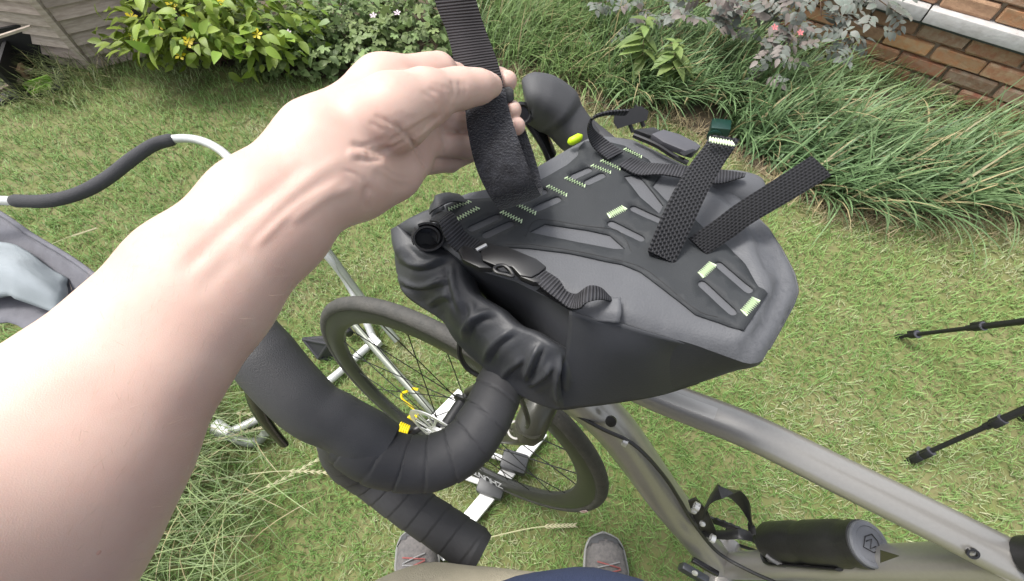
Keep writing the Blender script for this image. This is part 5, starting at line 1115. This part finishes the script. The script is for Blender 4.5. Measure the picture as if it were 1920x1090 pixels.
# shoes
M_SHOE = mat('shoe_mesh', (.14, .13, .125), .85, var=.8, scale=120, col2=(.07, .068, .07), bump=.6, bscale=700)
M_SOLE = mat('shoe_sole', (.07, .07, .075), .8, var=.4, scale=40); M_SOLW = mat('sole_edge', (.20, .20, .19), .7)
M_LACE = mat('red_lace', (.24, .075, .07), .85); M_LACG = mat('grey_lace', (.20, .20, .20), .8)
def shoe(toe, ang):
    fwd = np.array([math.sin(ang), math.cos(ang), 0]); sd = np.array([math.cos(ang), -math.sin(ang), 0]); up_ = np.array([0, 0, 1.0]); L_ = .275; hl_ = toe - fwd * L_
    sh = bpy.data.objects.new('shoe', None); COL.objects.link(sh); sh.parent = person; OFF[sh] = OFF[person]
    ns, nc_ = 26, 18; vs = []
    for i in range(ns):
        s = i / (ns - 1); wd = np.interp(s, [0, .04, .15, .4, .55, .72, .88, .96, 1], [.006, .026, .034, .037, .044, .049, .043, .030, .006]); ht_ = np.interp(s, [0, .08, .3, .45, .6, .75, .9, .97, 1], [.05, .085, .095, .085, .066, .054, .046, .036, .016])
        for k in range(nc_):
            a = math.pi * k / (nc_ - 1); vs.append(hl_ + fwd * L_ * s + sd * wd * math.cos(a) * (1 + .06 * math.sin(a)) + up_ * (.024 + (ht_ - .012) * max(0, math.sin(a)) ** .75))
    mb = MB(); mb.add(vs, [(i * nc_ + k, i * nc_ + k + 1, (i + 1) * nc_ + k + 1, (i + 1) * nc_ + k) for i in range(ns - 1) for k in range(nc_ - 1)]); obj('upper', mb, M_SHOE, sh)
    vs = []; nS_ = 40; out = []
    for k in range(nS_):
        a = 2 * math.pi * k / nS_; s = .5 + .5 * math.cos(a); wd = np.interp(s, [0, .04, .15, .4, .55, .72, .88, .96, 1], [.004, .028, .037, .040, .047, .052, .046, .032, .004]); out.append(hl_ + fwd * (L_ * s * 1.01) + sd * wd * (1 if math.sin(a) >= 0 else -1) * min(1, abs(math.sin(a)) * 3))
    mb = MB(); extr(mb, [p + up_ * .002 for p in out], up_, .024); obj('sole', mb, M_SOLE, sh); 
    mb = MB(); P = [p + up_ * .025 for p in out]; P.append(P[0]); tube(mb, np.array(P), .0035, 8, caps=False); obj('sole_edge', mb, M_SOLW, sh)
    vs = []                                                          # toe cap
    for i in range(9):
        s = .84 + .16 * i / 8; wd = np.interp(s, [.84, .88, .96, 1], [.046, .044, .031, .007]) + .0015; ht_ = np.interp(s, [.84, .9, .97, 1], [.050, .046, .036, .016]) + .002
        for k in range(nc_):
            a = math.pi * k / (nc_ - 1); lim = .45 + .4 * (i / 8)
            vs.append(hl_ + fwd * (L_ * s - (.03 * math.sin(a) * -1 if False else 0)) + sd * wd * math.cos(a) * (1 + .06 * math.sin(a)) + up_ * (.024 + (ht_ - .012) * max(0, math.sin(a)) ** .75))
    mb = MB(); mb.add(vs, [(i * nc_ + k, i * nc_ + k + 1, (i + 1) * nc_ + k + 1, (i + 1) * nc_ + k) for i in range(8) for k in range(nc_ - 1) if i > 4 - 3.2 * abs(k / (nc_ - 2) - .5) * 2 + 1]); obj('toe_cap', mb, M_SOLE, sh)
    for i in range(6):
        s = .76 - .055 * i; ht_ = np.interp(s, [0, .08, .3, .45, .6, .75, .9, .97, 1], [.05, .085, .095, .085, .066, .054, .046, .036, .016]); c_ = hl_ + fwd * L_ * s + up_ * (.024 + ht_ - .006)
        for q in (-1, 1):
            mb = MB(); tube(mb, cr([c_ + sd * .026 * q - up_ * .006 - fwd * .006, c_ + up_ * .002, c_ - sd * .026 * q - up_ * .006 + fwd * .006], 9), .0017, 8); obj('lace', mb, M_LACE if (i + (q > 0)) % 2 else M_LACG, sh)
    return sh
shoe(Z(1128, 1002, .03), .03); shoe(Z(782, 992, .03), -.18)
# ---------------------------------------------------------------- plants
def leaf_mesh(name, L, W, m, fold=.25, droop=.35, shape='ovate', n=5):
    vs = []; fs = []
    if shape == 'lobed':
        vs = [(0, 0, 0)]; k = 15
        for i in range(k):
            a = math.radians(-150 + 300 * i / (k - 1)); r = L * .5 * (1.0 if i % 3 != 0 else .62); vs.append((math.cos(a) * r + L * .1, math.sin(a) * r, -droop * r * .35 + (.1 * L if i % 3 == 0 else 0)))
        fs = [(0, i, i + 1) for i in range(1, k)]
    else:
        for i in range(n + 1):
            f = i / n; w_ = W * .5 * (math.sin(math.pi * f ** .75) ** .8 if 0 < f < 1 else .04); z = -droop * L * f * f
            vs += [(L * f, -w_, z + fold * w_), (L * f, 0, z), (L * f, w_, z + fold * w_)]
        for i in range(n): a = 3 * i; fs += [(a, a + 3, a + 4, a + 1), (a + 1, a + 4, a + 5, a + 2)]
    me = bpy.data.meshes.new(name); me.from_pydata(vs, [], fs); me.polygons.foreach_set('use_smooth', [True] * len(fs)); me.materials.append(m); return me
def frame(x, n):
    x = nrm(x); y = nrm(np.cross(n, x)); z = np.cross(x, y); return np.array([x, y, z]).T
def plant(name, label, cat, base, leaves, meshes, stems, stem_m, group=None, limit=240, stem_r=.004):
    """leaves: list of (point, axis, normal, scale). The nearest `limit` are parts of their own, the rest one mass."""
    o = empty(name, base, label, cat, group)
    for P in stems:
        mb = MB(); k = 10; tube(mb, cr(P, k), np.linspace(stem_r, stem_r * .5, k), 6); obj('stem', mb, stem_m, o)
    order = sorted(range(len(leaves)), key=lambda i: np.linalg.norm(np.asarray(leaves[i][0]) - EYE))
    VV = []; LL = []; SZ = []; cnt = 0
    for r_, i in enumerate(order):
        p, a, n_, s = leaves[i]; R = frame(a, n_) * s; me = meshes[i % len(meshes)]
        if r_ < limit:
            M = np.eye(4); M[:3, :3] = R; M[:3, 3] = p; inst('leaf', me, M.tolist(), o)
        else:
            co = np.array([v.co[:] for v in me.vertices]); VV.append(co @ R.T + np.asarray(p))
            for f in me.polygons: LL += [v + cnt for v in f.vertices]; SZ.append(len(f.vertices))
            cnt += len(co)
    if VV:
        f = fast_mesh('foliage', np.vstack(VV), np.array(LL), np.array(SZ), meshes[0].materials[0], None, o, True); f['kind'] = 'stuff'
    return o
def mound(c, r, n, size, seed, up=.5, jit=.6, shell=.45, cut=None):
    rg = np.random.default_rng(seed); out = []
    c, r = np.asarray(c, float), np.asarray(r, float)
    while len(out) < n:
        d = nrm(rg.normal(size=3)); f = shell + (1 - shell) * rg.uniform() ** .5; p = c + d * r * f * (1 + .18 * rg.normal())
        if p[2] < .015 or (cut and not cut(p)): continue
        ax = nrm(np.array([d[0], d[1], d[2] * .25 - .15]) + rg.normal(size=3) * jit * .6); nn = nrm(np.array([0, 0, up]) + d * .7 + rg.normal(size=3) * jit * .35)
        out.append((p, ax, nn, size * rg.uniform(.65, 1.25)))
    return out
LM = lambda nm, c, c2, ov=.3, tr=.25, rg_=.5: mat(nm, c, rg_, var=.6, scale=35, col2=c2, objvar=ov, transl=tr, spec=.4)
M_STEM = mat('green_stem', (.12, .11, .05), .7, var=.5, scale=40); M_WOOD = mat('brown_twig', (.09, .055, .035), .85, var=.5, scale=40)
def rad_stems(base, leaves, n, seed):
    rg = random.Random(seed); return [[np.asarray(base) + np.array([rg.uniform(-.04, .04), rg.uniform(-.04, .04), 0]), (np.asarray(base) + np.asarray(l[0])) / 2 + np.array([0, 0, .05]), np.asarray(l[0])] for l in rg.sample(leaves, n)]
# yellow flowering shrub
hyL = [leaf_mesh('leaf', 1, .52, LM('shrub_leaf', (.22, .31, .038), (.14, .23, .036)), .2, d_) for d_ in (.15, .35, .5)]
b0 = Z(415, 118, 0)
lv = mound(Z(400, 96, .14), (.40, .26, .26), 760, .066, 3, cut=lambda p: pix(p)[1] < 98) + mound(Z(330, 60, .2), (.22, .2, .16), 170, .064, 4) + mound(Z(510, 55, .2), (.22, .2, .2), 190, .064, 5)
hy = plant('flowering_shrub', 'bright green broad leaved shrub with small yellow flowers beside the shed', 'shrub', b0, lv, hyL, rad_stems(b0, lv, 16, 1), M_WOOD, limit=290)
M_FLY = mat('yellow_petal', (.85, .68, .02), .5, transl=.3); 
def flower(c, n_, r, parent, m=M_FLY, k=5):
    x = nrm(np.cross(n_, [.3, 1, .2])); y = np.cross(n_, x); mb = MB(); vs = [np.asarray(c)]; fs = []
    for i in range(k):
        a = 2 * math.pi * i / k
        for da, rr_ in ((-.42, .7), (0, 1), (.42, .7)): vs.append(np.asarray(c) + (x * math.cos(a + da) + y * math.sin(a + da)) * r * rr_ + n_ * r * .25 * rr_)
        fs += [(0, 3 * i + 1, 3 * i + 2), (0, 3 * i + 2, 3 * i + 3)]
    mb.add(vs, fs); return obj('flower', mb, m, parent)
for (u, v) in ((322, 12), (315, 25), (352, 35), (247, 32), (254, 70), (352, 82), (355, 76), (482, 65), (408, 8), (420, 4), (300, 48), (338, 104)):
    q = D(u, v, 1.93); flower(q, nrm(np.array([0, -.3, 1]) - ray(u, v) * .5), .026, hy)
# low lobed ground cover
crL = [leaf_mesh('leaf', 1, 1, LM('cranesbill_leaf', (.205, .275, .105), (.150, .215, .08), .35), droop=d_, shape='lobed') for d_ in (.1, .4)] + [leaf_mesh('leaf', 1, .6, LM('cranesbill_leaf', (.205, .275, .105), (.150, .215, .08), .35), .2, .3)]
names = [((545, 100), (.30, .24, .17), 'low mound of lobed grey green leaves beside the yellow flowering shrub'), ((655, 82), (.30, .26, .20), 'low mound of lobed grey green leaves behind the wrist'), ((770, 70), (.28, .30, .20), 'low mound of lobed leaves just left of the raised black strap')]
for i, ((u, v), r, lb) in enumerate(names):
    c = Z(u, v, .06); lv = mound(c, r, 430, .056, 20 + i, up=.8, cut=lambda p: bed_side(np.array([p[0]]), np.array([p[1]]))[0] > -.06)
    g = plant('cranesbill_plant', lb, 'plant', c * np.array([1, 1, 0]), lv, crL, rad_stems(c * np.array([1, 1, 0]), lv, 10, 30 + i), M_STEM, 'ground cover mounds along the bed', 260, .0022)
    for (fu, fv) in ([(475, 68), (505, 75), (540, 62)], [(700, 30)], [(745, 25)])[i]: flower(D(fu, fv, 1.98), nrm(np.array([0, -.3, 1.])), .018, g, mat('pale_petal', (.75, .62, .7), .6, transl=.3))
    if i:
        for k in range(3): q = lv[k * 7][0]; 
back_c = Z(640, 8, .12); lv = mound(back_c, (.75, .30, .24), 420, .062, 41, up=.6)
plant('cranesbill_plant', 'wide mass of lobed leaves at the back of the bed along the top edge', 'plant', back_c * np.array([1, 1, 0]), lv, crL, rad_stems(back_c * np.array([1, 1, 0]), lv, 12, 42), M_STEM, 'ground cover mounds along the bed', 200, .0025)
# broad pale leaved plant in the long grass
lyL = [leaf_mesh('leaf', 1, .46, LM('pale_leaf', (.20, .27, .085), (.14, .21, .06), .25, .3), .25, d_) for d_ in (.3, .6)]
for bi, (stem, lb) in enumerate((((1200, 140, [(1205, 100), (1208, 60), (1212, 38)]), 'taller pale leaved plant in the long grass, left of its twin'), ((1268, 165, [(1262, 125), (1266, 96), (1268, 80)]), 'shorter yellow green leaved plant in the long grass, right of its twin'))):
    u0, v0, pts = stem; base = Z(u0, v0 - 10, 0); P = [base] + [D(u, v, 1.96 - .03 * k) for k, (u, v) in enumerate(pts)]; sp_ = cr(P, 20); lv = []; rg = random.Random(bi + 3)
    for k in range(3, 20):
        for s in (0, 1, 2):
            a = k * 1.9 + s * 2.1 + rg.uniform(-.4, .4); ax = np.array([math.cos(a), math.sin(a), -.25 + .05 * k * .5]); lv.append((sp_[k], ax, nrm(np.array([0, 0, 1.]) + .3 * ax), rg.uniform(.065, .115) * (1.0 if k < 17 else .75)))
    plant('loosestrife_plant', lb, 'plant', base, lv, lyL, [P], M_STEM, 'pale leaved plants in the long grass', 120, .004)
# grey mauve rose
roL = [leaf_mesh('leaf', 1, .55, LM('rose_leaf', (.135, .165, .140), (.17, .135, .13), .35, .2), .15, .2), leaf_mesh('leaf', 1, .55, LM('rose_leaf_mauve', (.20, .16, .15), (.14, .15, .12), .3, .2), .15, .3)]
rb = Z(1480, 45, 0); lv = []; rg = np.random.default_rng(77); st = []
sprays = [(1190, 25, 2.05, 8), (1110, 8, 2.15, 7), (1270, 12, 2.05, 8), (1330, 20, 2.0, 10), (1375, 35, 1.95, 10), (1420, 25, 1.95, 10), (1455, 55, 1.9, 12), (1470, 85, 1.88, 12), (1465, 112, 1.88, 10), (1385, 15, 1.95, 8), (1500, 20, 1.9, 10), (1540, 30, 1.9, 8), (1570, 60, 1.9, 8), (1600, 30, 1.9, 8), (1640, 20, 1.9, 8), (1590, 95, 1.95, 5), (1690, 28, 1.85, 6), (1440, 8, 1.9, 9), (1240, 30, 2.05, 7), (1320, -10, 1.95, 9), (1560, -5, 1.9, 9)]
for (u, v, t, k) in sprays:
    c = D(u, v, t); st.append([rb + np.array([rg.uniform(-.05, .05), rg.uniform(-.05, .05), 0]), (rb + c) / 2 + np.array([0, 0, .12]), c])
    for j in range(k // 2 + 1):                                      # compound leaves of five or seven leaflets
        o_ = c + rg.normal(size=3) * np.array([.055, .05, .04]); ax = nrm(np.array([rg.normal(), rg.normal() - .5, rg.normal() * .3 - .1])); nn = nrm(np.array([0, -.3, 1.]) + rg.normal(size=3) * .3); sd = np.cross(nn, ax)
        for q in range(3):
            for s in (-1, 1): lv.append((o_ + ax * (.022 * q), nrm(ax * .5 + sd * s), nn, rg.uniform(.030, .046)))
        lv.append((o_ + ax * .066, ax, nn, rg.uniform(.035, .05)))
ro = plant('rose_bush', 'grey mauve leaved rose bush sprawling over the long grass by the wall', 'rose bush', rb, lv, roL, st, M_WOOD, limit=295, stem_r=.004)
for (u, v) in ((1452, 52), (1500, 62)): flower(D(u, v, 1.84), nrm(np.array([0, -.5, 1.])), .016, ro, mat('pink_petal', (.55, .16, .17), .6))
# long grass along the border
M_LONG = blade_mat('long_grass_blade', .45, .3)
def long_grass(n, name, label, xr, seed, lenr, az0, azs, cols, wdr, sel, nseg=6, lean=(.85, .33)):
    rg = np.random.default_rng(seed); x = rg.uniform(*xr[:2], n * 6); y = rg.uniform(*xr[2:], n * 6); k = sel(x, y, rg); x, y = x[k][:n], y[k][:n]; m_ = len(x)
    cl = fnoise(x, y, seed + 1, 9.0); f = np.clip(.5 + .4 * cl + rg.normal(0, .22, m_), 0, 1)[:, None]; c = np.array([cols[0]]) * (1 - f) + np.array([cols[1]]) * f; c *= rg.uniform(.7, 1.25, (m_, 1))
    dry = rg.uniform(0, 1, m_) < .10; c[dry] = np.array([.34, .29, .16]) * rg.uniform(.7, 1.2, (dry.sum(), 1))
    H = rg.uniform(*lenr, m_) * (1 + .25 * cl); az = az0 + .9 * fnoise(x, y, seed + 2, 7.0) + rg.normal(0, azs, m_)
    return tag(blades(name, np.c_[x, y, np.zeros(m_)], H, np.clip(rg.normal(*lean, m_), .15, 1.5), az, rg.uniform(*wdr, m_), c, M_LONG, nseg, curl=1.1, tiptint=c * 1.25), label, 'grass', kind='stuff')
inb = lambda lo_, hi_: (lambda x, y, rg: (lambda b: (b > lo_) & (b < hi_) & (b > rg.uniform(0, .12, len(b)) - .03))(bed_side(x, y)))
long_grass(6600, 'long_grass', 'long arching blue green grass along the border in front of the brick wall', (.45, 3.0, .7, 2.9), 51, (.15, .38), -.8, 1.0, ((.090, .160, .068), (.20, .29, .135)), (.0070, .0130), lambda x, y, rg: inb(.0, 1.2)(x, y, rg) & (bed_side(x, y) < .44 + .7 * np.clip(1.55 - x, 0, 1)) & ~((np.abs(x - gbx[0] + .06) < .13) & (np.abs(y - gbx[1] - .08) < .16)))
long_grass(4200, 'long_grass', 'tangle of long grass in the bed right of the raised strap', (-.25, .75, 1.9, 3.2), 61, (.16, .36), -.6, .9, ((.11, .185, .062), (.22, .31, .12)), (.0045, .0085), inb(-.01, 1.1))
long_grass(900, 'long_grass', 'coarse grass tufts at the foot of the shed corner', (-2.75, -1.75, 1.8, 2.4), 71, (.08, .20), -1.3, 1.1, ((.10, .15, .05), (.22, .25, .11)), (.003, .005), lambda x, y, rg: (np.hypot(x - SC0[0] + .12, y - SC0[1] + .06) < .28) | ((x < -1.75) & (x > -2.15) & (np.abs(y - (SC0[1] + (x - SC0[0]) * .5) + .03) < .05) & (rg.uniform(0, 1, len(x)) < .5)))
long_grass(2100, 'long_grass', 'clump of long pale grass flopping over the lawn below the arm', (-1.5, -.62, -.35, .42), 81, (.16, .34), .1, .55, ((.11, .17, .06), (.25, .31, .14)), (.0020, .0040), lambda x, y, rg: (x < -.78 + rg.normal(0, .07, len(x)) - .25 * np.clip(y - .15, 0, 1)) , lean=(.95, .2))
long_grass(2600, 'long_grass', 'shorter grass growing at the foot of the brick wall', (1.0, 3.0, .9, 2.9), 55, (.07, .17), -.8, 1.3, ((.10, .165, .06), (.21, .29, .12)), (.004, .008), lambda x, y, rg: (bed_side(x, y) > .36) & (np.abs((x - WP[0]) * WN[0] + (y - WP[1]) * WN[1] - .2) < .21))
# strawy cut grass lying along the border edge
rg = np.random.default_rng(91); x = rg.uniform(-.1, 2.6, 40000); y = rg.uniform(.7, 2.3, 40000); b_ = bed_side(x, y); k = (np.abs(b_ + .01) < rg.normal(0, .055, len(x)) + .03) & (x > 0.0); x, y = x[k], y[k]; m_ = len(x)
c = np.array([[.36, .29, .17]]) * rg.uniform(.55, 1.25, (m_, 1))
tag(blades('straw', np.c_[x, y, rg.uniform(.004, .02, m_)], rg.uniform(.04, .11, m_), rg.uniform(1.15, 1.45, m_), rg.uniform(0, 6.28, m_), rg.uniform(.0018, .0032, m_), c, M_LONG, 3), 'dry straw coloured cuttings lying along the edge of the border', 'straw', kind='stuff')
# a few long seed stalks lying across the lawn
stalks = [((250, 870), (470, 808), (640, 762)), ((300, 800), (420, 776), (520, 782)), ((360, 905), (520, 884), (640, 888)), ((330, 835), (430, 818), (505, 798)), ((900, 1012), (1000, 990), (1080, 985)), ((300, 955), (480, 920), (600, 860)), ((60, 478), (110, 452), (180, 428))]
for i, pts in enumerate(stalks):
    lb = ['longest pale seed stalk lying from under the arm to the brake hood', 'short pale seed stalk beside the chair foot', 'pale seed stalk lying level below the brake hood', 'pale seed stalk crossing the bent chair tube', 'thin pale stalk lying between the two shoes', 'slanting pale stalk below the brake hood', 'pale stalk lying on the lawn beside the grey chair fabric'][i]
    P = cr([Z(u, v, .03 + .02 * (k % 2)) for k, (u, v) in enumerate(pts)], 24); so = empty('grass_stalk', P[0], lb, 'grass stalk', 'long seed stalks lying on the lawn')
    mb = MB(); tube(mb, P, np.linspace(.0016, .001, 24), 5); obj('stem', mb, mat('straw_stem', (.45, .44, .26), .7, var=.4, scale=30), so)
    mb = MB()
    for k in range(16, 24):
        for s in (-1, 1): d_ = nrm(P[k] - P[k - 1] + s * .35 * np.cross(P[k] - P[k - 1], [0, 0, 1])); tube(mb, [P[k - 1], P[k - 1] + d_ * .008, P[k - 1] + d_ * .016], [.0006, .0016, .0004], 5)
    obj('seed_head', mb, mat('seed_husk', (.50, .46, .30), .8, var=.4, scale=80), so)

# ---------------------------------------------------------------- clutter by the shed
gt = empty('green_plastic_scoop', Z(72, 165, 0), 'bright green plastic tray lying in the grass by the clutter heap', 'tray')
mb = MB(); q = [Z(52, 168, .01), Z(66, 184, .0), Z(96, 170, .01), Z(100, 152, .03)]; extr(mb, q, [0, 0, 1], .006)
for a, b in ((q[0], q[1]), (q[1], q[2]), (q[3], q[0])): box(mb, (a + b) / 2 + np.array([0, 0, .018]), (b - a) / 2, nrm(np.cross(b - a, [0, 0, 1])) * .003, (0, 0, .014))
obj('tray', mb, mat('vivid_green', (.20, .42, .03), .5, var=.3, scale=30), gt, smooth=False)
M_TUB = mat('black_tub', (.012, .011, .012), .6, var=.5, scale=30); M_PLK = mat('rotten_plank', (.17, .13, .10), .9, var=.8, scale=30, col2=(.07, .055, .045))
tbx = Z(5, 150, 0); cr_o = empty('black_planting_box', tbx, 'black open box of garden rubbish leaning against the shed', 'box')
e1 = nrm(Z(60, 140, 0) - Z(-60, 165, 0)); e2 = np.cross([0, 0, 1], e1)
for (c_, a, b, d_, nm) in ((tbx + e2 * .04 + np.array([0, 0, .10]), e1 * .30, e2 * .008, (0, 0, .10), 'back_panel'), (tbx + e1 * .13 + np.array([0, 0, .075]) - e2 * .10, e1 * .008, e2 * .14, (0, 0, .075), 'side_panel'), (tbx - e2 * .10 + np.array([0, 0, .01]), e1 * .3, e2 * .14, (0, 0, .008), 'floor_panel')):
    mb = MB(); box(mb, c_, a, b, d_); obj(nm, mb, M_TUB, cr_o, smooth=False)
for i, (a, b, r, lb) in enumerate((((-30, 78, .24), (58, 50, .26), .008, 'thin grey stick lying across the top of the black box'), ((24, 142, .06), (62, 132, .05), .012, 'short brown plank end inside the black box'), ((-10, 175, .05), (40, 150, .06), .012, 'dark plank lying across the front of the black box'))):
    A_, B_ = Z(*a), Z(*b); po = empty('wood_offcut', A_, lb, 'wood offcut', 'scrap wood by the shed'); mb = MB(); d_ = nrm(B_ - A_); box(mb, (A_ + B_) / 2, (B_ - A_) / 2, nrm(np.cross(d_, [0, 0, 1])) * r, nrm(np.cross(d_, np.cross(d_, [0, 0, 1]))) * r * .6); obj('plank', mb, M_PLK if i else M_BOARD, po, smooth=False)
hp_ = empty('old_hose', Z(10, 150, 0), 'dark curved length of hose at the left picture edge', 'hose'); mb = MB(); tube(mb, cr([Z(-20, 105, .15), Z(4, 128, .12), Z(22, 152, .05), Z(40, 170, .02)], 16), .012, 10); obj('hose', mb, mat('dark_hose', (.035, .03, .035), .5), hp_)
cdb = empty('cardboard_box', Z(34, 140, .02), 'small tan cardboard box inside the black box', 'box'); mb = MB(); bbox_bev(mb, Z(34, 138, .05), e1 * .035, e2 * .035, (0, 0, .03), .003); obj('carton', mb, mat('cardboard', (.33, .22, .13), .9, var=.5, scale=40), cdb)
